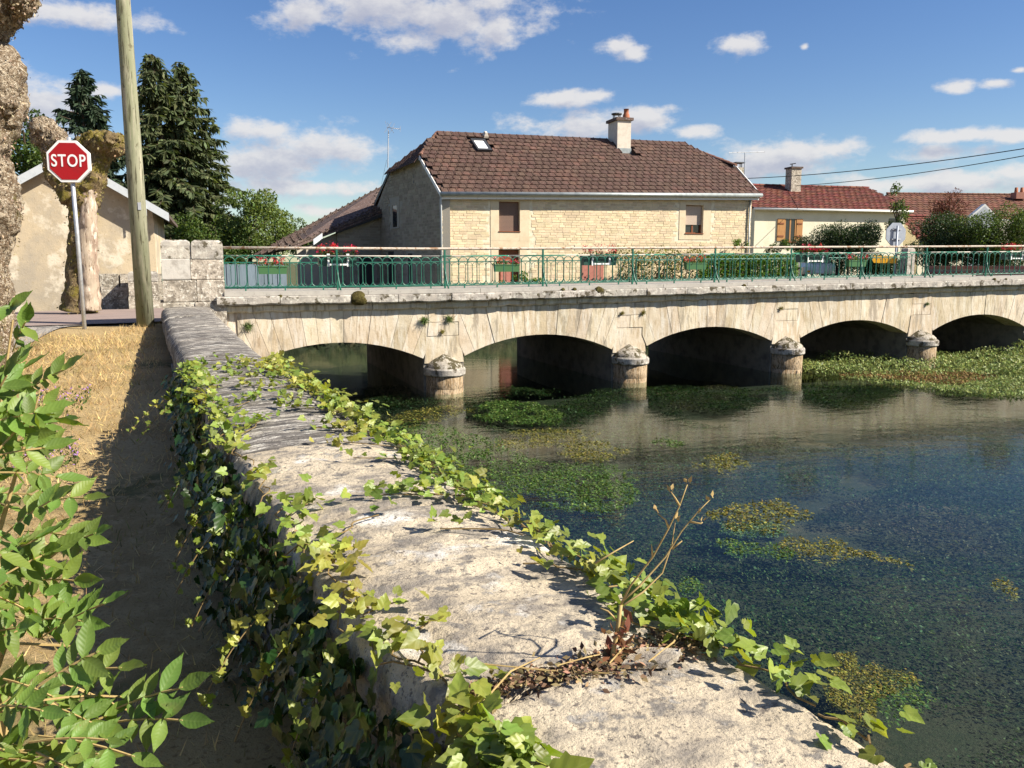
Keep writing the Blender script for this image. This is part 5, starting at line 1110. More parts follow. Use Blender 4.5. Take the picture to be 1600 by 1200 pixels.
def flakes(par, n, size, m):
    for o in [c for c in par.children if c.name.split('.')[0] in ('trunk', 'limb', 'crown')]:
        me = o.data; k = len(me.polygons); c = np.empty(k * 3, np.float32); me.polygons.foreach_get('center', c); nn = np.empty(k * 3, np.float32); me.polygons.foreach_get('normal', nn); c = c.reshape(-1, 3); nn = nn.reshape(-1, 3)
        i = RS.choice(k, n); p = c[i] + RS.normal(size=(n, 3)) * .02; ax = rdir(n) + np.array([0, 0, -.8]); V_, F_ = scatter(T_LEAF, F_LEAF, p, ax + nn[i] * .35, nn[i] + rdir(n) * .5, size * RS.uniform(.5, 1.6, n))
        link('bark_flakes', nmesh('bark_flakes', V_, F_, m if not isinstance(m, dict) else m[o.data.materials[0].name]), par, kind='stuff')
MT['flake'] = mat('bark_flake', (.34, .265, .18), .95, [(20, .48, .58, (.20, .14, .085))], irand=.5); MT['flake_moss'] = mat('mossy_flake', (.20, .15, .075), .95, [(5, .46, .58, (.17, .14, .03))], irand=.5)
flakes(pol, 800, .045, {'mossy_bark': 'flake_moss', 'pollard_bark': 'flake'}); flakes(pl2, 2200, .034, 'flake')
def conifer(name, label, base, top, rmax, m, seed, lean=0, n_br=150, droop=.35, twin=None, dens=1.0):
    rs = np.random.RandomState(seed); base = Vector(base); t_ = thing(name, label, 'tree', base); Hh = top - base.z
    G().tube([base, base + Vector((0, 0, Hh * .5)), base + Vector((lean, 0, Hh * .97))], [Hh * .022, Hh * .014, .015], 8).put('trunk', 'trunk', t_, True)
    pos = []; ax = []; nr = []; sz = []; limbs = G()
    for b in range(n_br):
        f = .05 + .95 * (b + rs.rand()) / n_br; z = base.z + Hh * f; L = rmax * (1 - f) ** .74 * (.62 + .5 * rs.rand()) + .14; a = rs.rand() * 6.283
        dv_ = Vector((math.cos(a), math.sin(a), 0)); st = Vector((base.x + lean * f, base.y, z)); up0 = .25 if f > .75 else .05
        pts = [st + dv_ * (L * q) + Vector((0, 0, L * (up0 * q - droop * q * q * (1.15 - f) + .18 * max(0, q - .7)))) for q in np.linspace(0, 1, 6)]
        limbs.tube(pts, [.035 * (1 - f) + .008, .03 * (1 - f) + .006, .02, .014, .01, .005], 3, False)
        k = max(9, int(L * 31 * dens)); sidev = Vector((-dv_.y, dv_.x, 0))
        for q in range(k):
            w = .12 + .88 * rs.rand(); i = min(4, int(w * 5)); p = pts[i].lerp(pts[i + 1], w * 5 - i); sl_ = L * .30 * (1.1 - w) * rs.rand() + .03
            sg = rs.choice((-1, 1)); d = (sidev * sg * .75 + dv_ * .75 + Vector((0, 0, rs.uniform(-.75, -.05)))).normalized()
            pos.append(p + d * (sl_ * .6)); ax.append(d + Vector(rs.normal(size=3)) * .15); nr.append(Vector((0, 0, 1)) + Vector(rs.normal(size=3)) * .5); sz.append((.24 + .30 * rs.rand()) * (.65 + .5 * (1 - f)))
            if rs.rand() < .5: pos.append(p); ax.append(Vector((d.x * .3, d.y * .3, -1))); nr.append(Vector(rs.normal(size=3))); sz.append(.24 + .26 * rs.rand())
    V_, F_ = scatter(T_NEED, F_NEED, np.array(pos), np.array(ax), np.array(nr), np.array(sz)); link('crown', nmesh('crown', V_, F_, m), t_)
    limbs.put('limbs', 'trunk', t_)
    return t_
b = P(152, 480, 36); conifer('spruce_tree', 'dark spire-topped spruce behind the timber pole and cottage roof', (b.x, b.y, -1.2), P(150, 110, 36).z, 2.7, 'needles2', 3, 0, 230, .25)
b = P(272, 480, 38); conifer('spruce_tree', 'tall drooping spruce with reddish tip left of the farmhouse', (b.x, b.y, -1.2), P(260, 84, 38).z, 3.0, 'needles', 5, -.3, 260, .42)
b = P(312, 480, 39); conifer('spruce_tree', 'second broad drooping spruce just right of the reddish tipped one', (b.x, b.y, -1.2), P(298, 98, 39).z, 3.3, 'needles', 8, -.35, 260, .46)

def tree(name, label, c, rx, ry, rz, k, rk, n, size, m, base_z=-1.3, cat='tree', group=None, trunk_r=.12, tp=None):
    c = Vector(c); t_ = thing(name, label, cat, (c.x, c.y, base_z), group); cs = clumpy(c, rx, ry, rz, k, rk)
    crown(cs, n, size, m, 'crown', t_, up=.5)
    g_ = G(); g_.tube([(c.x, c.y, base_z - .2), (c.x + .1, c.y, (base_z + c.z) / 2), (c.x, c.y, c.z + rz * .5)], [trunk_r, trunk_r * .8, trunk_r * .3], 7)
    for i in range(5): a = i * 1.3; g_.tube([(c.x, c.y, c.z - rz * .4), (c.x + rx * .6 * math.cos(a), c.y + ry * .6 * math.sin(a), c.z + rz * (.1 + .1 * i))], [trunk_r * .5, .02], 5)
    g_.put('trunk', 'trunk', t_); return t_
tree('willow_tree', 'pale green feathery willow between the spruces and the outbuilding', P(385, 350, 37), 1.5, 1.3, 1.4, 34, .42, 9000, .13, 'leaf_light', cat='tree')
tree('broadleaf_tree', 'light green leafy tree edge just left of the outbuilding roof', P(425, 365, 40), 1.0, 1.0, 1.3, 22, .36, 5200, .13, 'leaf_light')
tree('broadleaf_tree', 'small dark green tree beyond the low end of the outbuilding roof', P(468, 372, 48), 1.1, 1, .9, 18, .4, 3800, .14, 'leaf_mid')
tree('broadleaf_tree', 'dark green undergrowth tree filling the gap below the drooping spruces', P(330, 385, 36), 1.7, 1.2, 1.2, 30, .42, 7000, .13, 'leaf_mid')
tree('broadleaf_tree', 'green tree peeping over the cottage roof beside the edge pollard', P(40, 235, 27), 1.0, 1, 1.1, 26, .36, 7000, .12, 'leaf_mid')
tree('dark_shrub', 'dense dark evergreen shrub in front of the cream house', P(1325, 374, 33), 1.35, .9, .62, 46, .42, 20000, .07, 'leaf_dark', -1.0, 'shrub', trunk_r=.06)
tree('dark_shrub', 'lower dark evergreen shrub edge left of the cream house window bush', P(1268, 388, 33), .6, .6, .34, 18, .3, 6000, .07, 'leaf_dark', -1.0, 'shrub', trunk_r=.05)
tree('dark_shrub', 'dark low hedge added behind the railing between the car and concrete post', P(1345, 415, 34.0), 2.0, .5, .42, 40, .36, 13000, .075, 'leaf_dark', -1.0, 'shrub', trunk_r=.05)  # hedge put in to darken the strip where the pale wall showed
tree('dark_shrub', 'broad dark shrub below the russet tree at the right', P(1475, 368, 31), 1.15, .8, .60, 40, .38, 16000, .07, 'leaf_dark', -1.0, 'shrub', trunk_r=.06)
tree('dark_shrub', 'large olive green shrub mass towards the right edge', P(1560, 362, 30), 1.25, .9, .70, 46, .40, 20000, .07, 'leaf_mid', -1.0, 'shrub', trunk_r=.06)
tree('dark_shrub', 'shadowed hedge bottom under the right hand shrubs behind the brick wall', P(1520, 402, 30.5), 2.6, .5, .42, 50, .36, 17000, .075, 'leaf_dark', -1.0, 'shrub', trunk_r=.05)
tree('russet_tree', 'small tree with dry russet leaves before the distant long house', P(1483, 325, 40), .95, .7, .85, 34, .26, 3600, .08, 'leaf_red', -1.0)
tree('sparse_tree', 'thin sparse green tree above the grey back of the road sign', P(1402, 330, 32), .38, .4, 1.0, 16, .17, 1300, .085, 'leaf_mid', -1.0, trunk_r=.04)
for i, (u, v) in enumerate([(1375, 290), (1416, 280), (1440, 345)]):
    pass
hg = thing('garden_hedge', 'bright green clipped leafy hedge at the right end of the farmhouse', 'hedge', P(1165, 440, 28.2))
def hf_(k):
    u = RS.uniform(1092, 1246, k); v = RS.uniform(398, 452, k) ; y = 28.3 + RS.uniform(-.45, .5, k) + (u - 1170) * .006
    return np.array([list(P(a, b, c)) for a, b, c in zip(u, v, y)])
crown(hf_, 17000, .085, 'leaf_hedge', 'crown', hg, up=.5); G().tube([P(1165, 420, 28.3), up_(P(1165, 450, 28.3), -1.9)], .06, 6).put('trunk', 'trunk', hg)
cl = thing('wall_climber', 'yellow-green climber with dark stems on the farmhouse wall behind the railing', 'climber', P(1030, 440, 31.0))
def cf_(k):
    u = RS.uniform(962, 1100, k); v = 388 + np.abs(RS.normal(size=k)) * 20 + 4 * np.sin(u * .09); y = 31.1 + (u - 960) * .0095 + RS.uniform(-.35, .05, k)
    return np.array([list(P(a, min(b, 447), c)) for a, b, c in zip(u, v, y)])
crown(cf_, 1700, .09, 'leaf_yel', 'crown', cl, up=.4)
def cf2(k):
    u = RS.uniform(965, 1095, k); v = RS.uniform(400, 448, k); y = 31.2 + (u - 960) * .0095 + RS.uniform(-.3, .05, k); return np.array([list(P(a, b, c)) for a, b, c in zip(u, v, y)])
crown(cf2, 2600, .085, 'leaf_dark', 'crown', cl, up=.4)
g_ = G()
for i in range(14):
    u = 970 + i * 9; y = 31.0 + (u - 960) * .0095; g_.tube([P(u, 455, y), P(u + random.uniform(-14, 14), 425, y), P(u + random.uniform(-25, 25), 395, y)], [.03, .022, .01], 5)
g_.put('stem', 'trunk', cl)
tree('vine_shoot', 'small yellow-green vine shoot at the farmhouse right corner', P(1158, 382, 33.0), .35, .2, .22, 8, .12, 260, .09, 'leaf_hedge', -1.3, 'climber', trunk_r=.015)
tree('garden_shrub', 'low leafy garden plants in front of the farmhouse door', P(815, 441, 28.6), .75, .3, .22, 14, .14, 1500, .07, 'leaf_hedge', -1.7, 'shrub', trunk_r=.02)
tree('garden_shrub', 'low green garden plants beneath the cream house window', P(1215, 387, 30.5), .45, .3, .2, 12, .13, 1200, .07, 'leaf_mid', -1.0, 'shrub', trunk_r=.02)

# --- dry lawn blades
n = 52000; y = 1.5 + 13 * RS.rand(n) ** .75; xx = np.array([xl(q) for q in y]) - .08 - RS.rand(n) ** .8 * 5.2
keep = (xx > -9.5) & ~((y > 12.7) & (xx < -6.3))
y, xx = y[keep], xx[keep]; zz = np.array([ground_z(a, b) for a, b in zip(xx, y)]); pos = np.stack([xx, y, zz - .01], 1); n = len(y)
ax = RS.normal(size=(n, 3)) * .75; ax[:, 2] = np.abs(ax[:, 2]) + .35; V_, F_ = scatter(T_BLADE, F_BLADE, pos, ax, rdir(n), RS.uniform(.025, .075, n) * (1 + .05 * y))
tag(link('grass', nmesh('grass', V_, F_, 'straw')), 'short scorched yellow grass on the lawn left of the wall', kind='stuff')
n = 1300; cx_ = RS.normal(size=(n, 2)) * np.array([.55, .28]) + np.array([-3.95, 8.3]); cx_[n // 2:] = RS.normal(size=(n - n // 2, 2)) * np.array([.4, .3]) + np.array([-3.1, 6.3])
cx_ = cx_[cx_[:, 0] < np.array([xl(q) for q in cx_[:, 1]]) - .9]; n = len(cx_); pos = np.array([[a, b, ground_z(a, b) + .01] for a, b in cx_]); ax = rdir(n); ax[:, 2] = np.abs(ax[:, 2]) + .5; V_, F_ = scatter(T_LEAF, F_LEAF, pos, ax, rdir(n), RS.uniform(.02, .055, n))
tag(link('lawn_weeds', nmesh('lawn_weeds', V_, F_, 'leaf_mid')), 'patches of low green weeds in the scorched lawn', kind='stuff')
n = 260; pos = pos[RS.choice(len(pos), n)] + np.array([0, 0, .06]); V_, F_ = scatter(T_LEAF, F_LEAF, pos, rdir(n), rdir(n) + np.array([0, 0, 1]), RS.uniform(.015, .03, n))
tag(link('lawn_flowers', nmesh('lawn_flowers', V_, F_, 'purple')), 'tiny mauve flowers in the weedy patches of lawn', kind='stuff')

# --- river weed
def wpoint(n, box):
    x = RS.uniform(box[0], box[1], n); y = RS.uniform(box[2], box[3], n); return x, y
n = 640000; x, y = wpoint(n, (-4, 15, 1.8, 17)); y = 1.8 + 15.2 * RS.rand(n) ** 1.45
yy_ = np.linspace(1, 18, 200); xe = np.interp(y, yy_, [xr(q) if q < 13.9 else -5 for q in yy_]); keep = (x > xe + .35) & (np.abs(x) < 1.2 + .66 * y); x, y = x[keep], y[keep]; n = len(x)
dn = np.array([noise.noise(Vector((a * .5, b * .8, 2))) + .5 * noise.noise(Vector((a * 1.3, b * 1.9, 7))) for a, b in zip(x, y)])
keep = dn > -.42 + .25 * RS.rand(n); x, y, dn = x[keep], y[keep], dn[keep]; n = len(x)
z = WZ - .05 - .05 * RS.rand(n) - .16 * np.clip(.25 - dn, 0, 1)
ax = np.stack([RS.normal(size=n) * .45 + .35, RS.normal(size=n) * .45 - .8, RS.normal(size=n) * .22], 1); nr = rdir(n); nr[:, 2] = np.abs(nr[:, 2]) + .5
V_, F_ = scatter(T_LEAF, F_LEAF, np.stack([x, y, z], 1), ax, nr, RS.uniform(.014, .034, n) * np.clip(.5 + .11 * y, .8, 1.7))
tag(link('river_weed', nmesh('river_weed', V_, F_, 'weed')), 'dense dark green weed just under the water surface', kind='stuff')
G().poly([(-6, 16, WZ - .26), (-5, 12.4, WZ - .26), (.9, .8, WZ - .26), (3, -8, WZ - .26), (50, -8, WZ - .26), Bp(26, -.2, WZ - .26), Bp(-4, -.2, WZ - .26)]).put('weed_carpet', 'bed', None, kind='structure', label='dark matted bottom under the river weed')
def wmat(label, poly, n, m, size, h=.012, cat='weed mat'):
    """a floating mat of leaves filling a noisy outline on the water"""
    P_ = np.array([[p.x, p.y] for p in poly]); lo_, hi_ = P_.min(0), P_.max(0); out = []; cx, cy = P_.mean(0)
    def inside(px, py):
        c = False; j = len(P_) - 1
        for i in range(len(P_)):
            if (P_[i, 1] > py) != (P_[j, 1] > py) and px < (P_[j, 0] - P_[i, 0]) * (py - P_[i, 1]) / (P_[j, 1] - P_[i, 1]) + P_[i, 0]: c = not c
            j = i
        return c
    n = int(n * 1.9); tries = 0
    while len(out) < n and tries < n * 30:
        tries += 1; px, py = RS.uniform(lo_, hi_); w = .16 * noise.noise(Vector((px * 4, py * 4, 1))) + .08 * noise.noise(Vector((px * 12, py * 12, 5)))
        if inside(px + w, py + w * .8) and noise.noise(Vector((px * 3.2, py * 2.2, 9))) + .5 * noise.noise(Vector((px * 11, py * 6, 3))) > -.35 * RS.rand() - .12: out.append((px, py))
    a = np.array(out); k = len(a); z = WZ - .012 + RS.normal(size=k) * h
    axx = rdir(k) * .7 + np.array([.3, -.6, 0]); axx[:, 2] *= .3; nr = rdir(k) * .6; nr[:, 2] = np.abs(nr[:, 2]) + .8
    V_, F_ = scatter(T_LEAF, F_LEAF, np.stack([a[:, 0], a[:, 1], z], 1), axx, nr, size * .72 * RS.uniform(.6, 1.5, k))
    return tag(link('weed_mat', nmesh('weed_mat', V_, F_, m)), label, cat, 'weed mats floating on the river')
def wp(*uv): return [PZ(u, v, WZ) for u, v in uv]
wmat('olive algae mat with green underside below the dry stalk tips', wp((1098, 800), (1150, 785), (1215, 778), (1240, 792), (1275, 806), (1235, 812), (1210, 835), (1120, 820)), 1500, 'mat_yel', .05)
wmat('pale duckweed patch tucked against the lower edge of the olive algae mat', wp((1105, 812), (1200, 818), (1240, 830), (1190, 838), (1125, 832)), 900, 'mat_pale', .03)
wmat('long thin olive weed streamer drifting to the right', wp((1200, 858), (1230, 838), (1290, 842), (1350, 858), (1432, 884), (1400, 884), (1330, 868), (1290, 880), (1250, 868)), 1100, 'mat_yel', .04)
wmat('green leafy strand left of the long olive streamer', wp((1115, 840), (1180, 845), (1240, 858), (1235, 872), (1150, 862)), 700, 'mat_green', .04)
wmat('rounded olive moss mat close to the foreground wall', wp((1285, 1030), (1310, 1018), (1350, 1030), (1425, 1052), (1420, 1075), (1385, 1080), (1370, 1110), (1360, 1132), (1330, 1125), (1288, 1085)), 2600, 'mat_yel', .026)
wmat('bright small-leaved weed beside the rounded olive moss mat', wp((1370, 1060), (1425, 1055), (1450, 1090), (1430, 1120), (1385, 1125)), 380, 'mat_green', .03)
wmat('wide green weed bed below the arches on the left', wp((690, 770), (740, 735), (820, 745), (880, 735), (960, 742), (1002, 765), (975, 800), (900, 798), (820, 780), (740, 790)), 5200, 'mat_green', .05)
wmat('green weed bed beside the ivy-covered wall edge', wp((600, 670), (650, 655), (720, 672), (790, 690), (760, 720), (690, 720), (640, 700)), 2600, 'mat_green', .055)
wmat('green weed island right of the first cutwater', wp((735, 650), (760, 625), (830, 627), (885, 645), (870, 662), (790, 660)), 2200, 'mat_green', .06)
wmat('olive weed island in the reflection of the bridge', wp((865, 712), (890, 690), (950, 688), (985, 705), (940, 720)), 1100, 'mat_yel', .05)
wmat('broad trailing green weed spreading below the olive island', wp((650, 735), (700, 705), (790, 700), (860, 722), (960, 728), (1000, 750), (930, 745), (820, 748), (730, 742)), 3400, 'mat_green', .045)
wmat('olive-green trailing weed between the first and second cutwaters', wp((760, 700), (800, 672), (870, 668), (940, 676), (900, 690), (840, 700)), 1800, 'mat_yel', .045)
wmat('small weed islet in the reflection of the second cutwater', wp((1020, 690), (1040, 680), (1075, 690), (1050, 698)), 260, 'mat_green', .05)
wmat('flat olive weed patch left of the blue railing reflection', wp((1080, 725), (1100, 712), (1150, 708), (1175, 728), (1130, 738)), 700, 'mat_yel', .05)
wmat('olive weed shelf under the first arch', wp((590, 660), (640, 640), (700, 632), (740, 640), (690, 655), (640, 668)), 900, 'mat_yel', .055)
wmat('little pale weed tuft in open water near the wall', wp((1048, 912), (1065, 900), (1090, 905), (1085, 922), (1060, 928)), 200, 'mat_green', .035)
wmat('little olive weed tuft near the right edge', wp((1548, 908), (1575, 905), (1590, 930), (1585, 940)), 170, 'mat_yel', .035)
# watercress bank at the right piers
def cress(n, poly, h, m, size, name, label):
    P_ = poly; lo_ = np.array([min(p.x for p in P_), min(p.y for p in P_)]); hi_ = np.array([max(p.x for p in P_), max(p.y for p in P_)]); a = []
    while len(a) < n:
        px, py = RS.uniform(lo_, hi_); c = False; j = len(P_) - 1
        for i in range(len(P_)):
            if (P_[i].y > py) != (P_[j].y > py) and px + .2 * noise.noise(Vector((px * 2, py * 2, 0))) < (P_[j].x - P_[i].x) * (py - P_[i].y) / (P_[j].y - P_[i].y) + P_[i].x: c = not c
            j = i
        if c: a.append((px, py))
    a = np.array(a); hh = np.array([h * (.35 + .9 * max(0, .35 + noise.fractal(Vector((p[0] * 1.3, p[1] * 1.3, 4)), 1, 2, 2))) for p in a]); z = WZ + hh * RS.rand(n) ** .6
    nr = rdir(n); nr[:, 2] = np.abs(nr[:, 2]) + .6; V_, F_ = scatter(T_LEAF, F_LEAF, np.stack([a[:, 0], a[:, 1], z], 1), rdir(n), nr, size * RS.uniform(.6, 1.4, n))
    return tag(link(name, nmesh(name, V_, F_, m)), label, kind='stuff')
cress(11000, wp((1248, 582), (1300, 588), (1400, 592), (1480, 590), (1600, 590), (1660, 575), (1640, 545), (1500, 558), (1400, 562), (1330, 562), (1260, 568)), .27, 'cress', .06, 'watercress', 'tall bank of green watercress before the fourth pier')
cress(9000, wp((1310, 592), (1400, 585), (1500, 582), (1640, 585), (1660, 625), (1560, 620), (1470, 612), (1380, 600)), .06, 'cress', .05, 'watercress', 'flat fringe of green water plants in front of the watercress bank')
cress(4600, wp((1310, 588), (1380, 583), (1480, 580), (1560, 590), (1500, 604), (1420, 600)), .09, 'cress_b', .055, 'watercress', 'browned flat water plants along the watercress bank')
cress(5000, wp((1560, 590), (1580, 560), (1660, 545), (1680, 600)), .5, 'cress', .06, 'watercress', 'taller watercress clump at the right edge')
cress(13000, [Bp(-9, 9.9, 0), Bp(14, 10.0, 0), Bp(14, 11.6, 0), Bp(-9, 11.4, 0)], .85, 'leaf_dark', .12, 'bank_plants', 'green bank plants below the farmhouse garden')

# ------------------------------------------------------------------ ivy on the wall
def leaf_set(par, T, TF, name, recs, m_of, nind, rest_name):
    """recs: (pos, axis, normal, size, material); the nearest become leaf objects, the others one mesh per material"""
    recs = sorted(recs, key=lambda r: Vector(r[0]).length - 2.0 * r[3]); ms = {}
    for m in sorted({r[4] for r in recs}): ms[m] = leaf_uv(nmesh(name, T, TF, m), T, TF)
    for r in recs[:nind]:
        Y = Vector(r[1]).normalized(); Z = Vector(r[2]); Z = Z - Y * Z.dot(Y); Z = Z.normalized() if Z.length > 1e-4 else Y.orthogonal().normalized(); X = Y.cross(Z)
        at_local(name, ms[r[4]], par, Vector(r[0]), X, Y, Z, r[3])
    for m in ms:
        rr = [r for r in recs[nind:] if r[4] == m]
        if rr:
            V_, F_ = scatter(T, TF, [list(r[0]) for r in rr], [list(r[1]) for r in rr], [list(r[2]) for r in rr], [r[3] for r in rr]); link(rest_name, leaf_uv(nmesh(rest_name, V_, F_, m), T, TF), par, kind='stuff')
rnd = random.Random(5)
def gv(s_=1): return Vector((rnd.gauss(0, s_), rnd.gauss(0, s_), rnd.gauss(0, s_)))
def wtop(y, w): yl_ = y; L_ = Vector((xl(yl_), yl_, 0)); Rr = Vector((xr(yl_ + .3), yl_ + .3, 0)); p = L_.lerp(Rr, w); p.z = ztop(p.y) + .026 * (1 - (2 * w - 1) ** 2); return p
ivr = thing('ivy', 'yellow-green ivy creeping along the river edge of the wall coping', 'ivy', wtop(1.7, 1.0))
recs = []; stems = G()
def run(y0, y1, w0, w1, n, size, spread, lift, big=0, m='ivy'):
    """one creeping shoot: a stem with leaves on both sides"""
    pts = []
    for i in range(9):
        f = i / 8; y = y0 + (y1 - y0) * f; w = w0 + (w1 - w0) * f + .035 * math.sin(f * 9 + y0 * 7); p = wtop(y, min(max(w, -.02), 1.02)) if -.02 <= w <= 1.02 else wtop(y, w) - Vector((0, 0, min(.25, abs(w - (1 if w > 1 else 0)) * .9)))
        pts.append(p + Vector((0, 0, .012 + lift * .3 * math.sin(f * 3.14))))
    stems.tube(pts[1:8], .0026, 4)
    for k in range(n):
        f = rnd.random(); i = min(7, int(f * 8)); p = pts[i].lerp(pts[i + 1], f * 8 - i) + WN * rnd.gauss(0, spread) + WD * rnd.gauss(0, spread) ; p.z += abs(rnd.gauss(0, lift)) + .008
        ax = Vector((rnd.gauss(0, 1), rnd.gauss(-.2, 1), rnd.gauss(-.1, .45))); nn = Vector((.45, -.35, .9)) + gv(.42)
        recs.append((p, ax, nn, size * rnd.uniform(.55, 1.3), m))
# dense fringe along the edge
for i in range(46):
    y = 1.95 + 4.6 * (i / 46) ** 1.05 + rnd.uniform(-.08, .08); dens = 1.15 if y > 2.4 else .8
    run(y, y + rnd.uniform(.25, .6), rnd.uniform(.90, 1.03), rnd.uniform(.88, 1.06), int((17 if y < 4.5 else 20) * dens), .040 if y < 4 else .042, .035 + .01 * (y > 3), .035)
for (y0, y1, w0, w1, n) in [(2.35, 2.5, .98, .55, 16), (2.75, 2.95, 1, .50, 46), (2.80, 2.9, .95, .35, 16), (3.3, 3.45, 1, .55, 26), (3.55, 3.8, 1, .5, 40), (3.9, 4.1, 1, .55, 60), (4.4, 4.7, 1, .45, 46), (4.8, 5.1, 1, .35, 44), (5.3, 5.5, 1, .3, 60), (5.7, 6.0, 1, .25, 60), (6.1, 6.3, 1, .25, 70), (6.3, 6.6, 1, .45, 60), (6.6, 6.9, .95, .2, 26), (2.05, 2.15, .97, .70, 12)]:
    run(y0, y1, w0, w1, int(n * .8), .040, .03, .022)
# the big-leaved clump by the dry stalk and along the near edge
for (y0, y1, w0, w1, n, sz) in [(1.80, 1.62, .78, .86, 14, .050), (1.84, 1.6, .85, 1.0, 34, .052), (1.72, 1.50, .92, 1.02, 34, .052), (1.52, 1.28, .97, 1.01, 22, .048), (1.30, 1.16, .98, 1.01, 9, .045), (1.86, 1.95, .80, .97, 14, .055), (1.95, 2.1, .93, 1.03, 26, .055), (1.12, 1.05, .98, 1.0, 6, .045)]:
    run(y0, y1, w0, w1, int(n * 1.25), sz * .90, .034, .042)
leaf_set(ivr, T_IVY, F_IVY, 'leaf', recs, None, 300, 'foliage'); stems.put('stem', 'stem', ivr, kind='stuff')
ivl = thing('ivy', 'darker ivy hanging over the lawn side of the wall coping', 'ivy', wtop(1.7, 0.0) - Vector((0, 0, .7)))
recs = []; stems = G()
for i in range(30):
    y = 1.15 + 5.6 * (i / 30) ** 1.15; run(y, y + rnd.uniform(.15, .5), rnd.uniform(-.06, .06), rnd.uniform(-.05, .10), (6 if 2.1 < y < 4.0 else 16), .044, .035, .025)
for (y0, y1, w0, w1, n, sz) in [(1.55, 1.66, -.02, .20, 14, .05), (1.75, 1.95, 0, .22, 12, .05), (1.45, 1.30, -.03, .10, 60, .062), (1.35, 1.2, -.03, .12, 60, .064), (1.25, 1.45, .0, .10, 55, .062), (1.6, 1.45, -.04, .06, 40, .06), (2.0, 2.06, .0, .18, 12, .05), (2.3, 2.5, 0, .12, 60, .055), (2.7, 2.95, .0, .14, 50, .055), (2.55, 2.7, .1, .42, 14, .05), (3.3, 3.5, .0, .16, 20, .05), (3.9, 4.4, .0, .3, 50, .05), (4.5, 5.0, .0, .35, 60, .05), (5.2, 5.7, .0, .2, 60, .05), (5.8, 6.4, -.02, .12, 90, .05), (6.2, 6.7, -.04, .1, 90, .05), (4.2, 4.5, .1, .45, 24, .045)]:
    run(y0, y1, w0, w1, int(n * .62), sz * .82, .032, .028)
for k in range(4300):      # the hanging curtain, its shade put into the leaf colour
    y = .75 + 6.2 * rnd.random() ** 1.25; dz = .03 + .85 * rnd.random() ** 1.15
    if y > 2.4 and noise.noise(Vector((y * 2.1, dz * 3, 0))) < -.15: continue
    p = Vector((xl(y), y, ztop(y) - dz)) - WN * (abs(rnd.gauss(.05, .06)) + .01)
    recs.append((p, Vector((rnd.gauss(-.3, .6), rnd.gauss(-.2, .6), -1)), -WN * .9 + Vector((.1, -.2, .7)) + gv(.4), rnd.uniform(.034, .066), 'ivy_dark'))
for (y, w, L_) in [(1.6, -.05, .36), (2.5, -.04, .34), (2.3, -.04, .28), (3.0, -.04, .30), (3.3, -.04, .32), (3.6, -.04, .3), (5.9, -.05, .4), (6.2, -.05, .45), (2.05, -.04, .22), (4.3, -.04, .3)]:   # shoots reaching out over the lawn
    p0 = wtop(y, 0) - Vector((0, 0, .12)); pts = [p0 - WN * (L_ * f) - WD * (.12 * f) + Vector((0, 0, .10 * f - .34 * f * f)) for f in np.linspace(0, 1, 8)]
    stems.tube(pts, .002, 4)
    for k in range(30):
        f = rnd.random(); i = min(6, int(f * 7)); p = pts[i].lerp(pts[i + 1], f * 7 - i) + gv(.012); recs.append((p, Vector((-.5, 0, .5)) + gv(.6), Vector((.6, -.5, .6)) + gv(.3), .05 * rnd.uniform(.5, 1.1) * (1.2 - .6 * f), 'ivy'))
leaf_set(ivl, T_IVY, F_IVY, 'leaf', recs, None, 300, 'foliage'); stems.put('stem', 'stem', ivl, kind='stuff')

# ------------------------------------------------------------------ ash shrub at the lower left
shrub = thing('ash_shrub', 'leafy green ash sapling with toothed leaflets in the lower left corner', 'shrub', (-1.75, 2.3, -1.65)); recs = []; stems = G()
def compound(a, b, sz, nrm, pairs=3):
    d = b - a; L_ = d.length; d = d.normalized(); sd_ = d.cross(nrm).normalized(); sag = Vector((0, 0, -.10 * L_))
    pt = lambda f: a + (b - a) * f + sag * (4 * f * f - 3.2 * f) * .35
    stems.tube([pt(f) for f in np.linspace(0, 1, 5)], .0028, 4)
    for i in range(pairs):
        f = .34 + .60 * i / pairs
        for sg in (-1, 1):
            ax = sd_ * sg + d * rnd.uniform(.45, .8) + gv(.12); recs.append((pt(f), ax, nrm + sd_ * sg * -.25 + gv(.22), sz * rnd.uniform(.75, 1.1) * (.85 + .15 * i), 'ash'))
    recs.append((pt(.97), d + gv(.1), nrm + gv(.2), sz * rnd.uniform(1.0, 1.25), 'ash'))
UPN = Vector((.35, -.55, .75))
for (u0, v0, u1, v1, y) in [(160, 1118, 285, 1070, 1.9), (170, 1130, 285, 1122, 1.85), (60, 1000, 165, 938, 2.1), (40, 970, 130, 968, 2.2), (30, 620, 100, 575, 2.6), (20, 680, 95, 655, 2.6), (30, 830, 130, 840, 2.4), (40, 790, 135, 775, 2.5), (30, 720, 90, 690, 2.6), (90, 1060, 190, 1040, 1.95), (60, 1150, 210, 1178, 1.8), (20, 550, 40, 500, 2.7), (0, 600, 30, 560, 2.7), (40, 910, 120, 905, 2.2), (80, 870, 150, 830, 2.3), (10, 480, 20, 478, 2.7)]:
    compound(P(u0, v0, y + .06), P(u1, v1, y), .078, UPN + gv(.15))
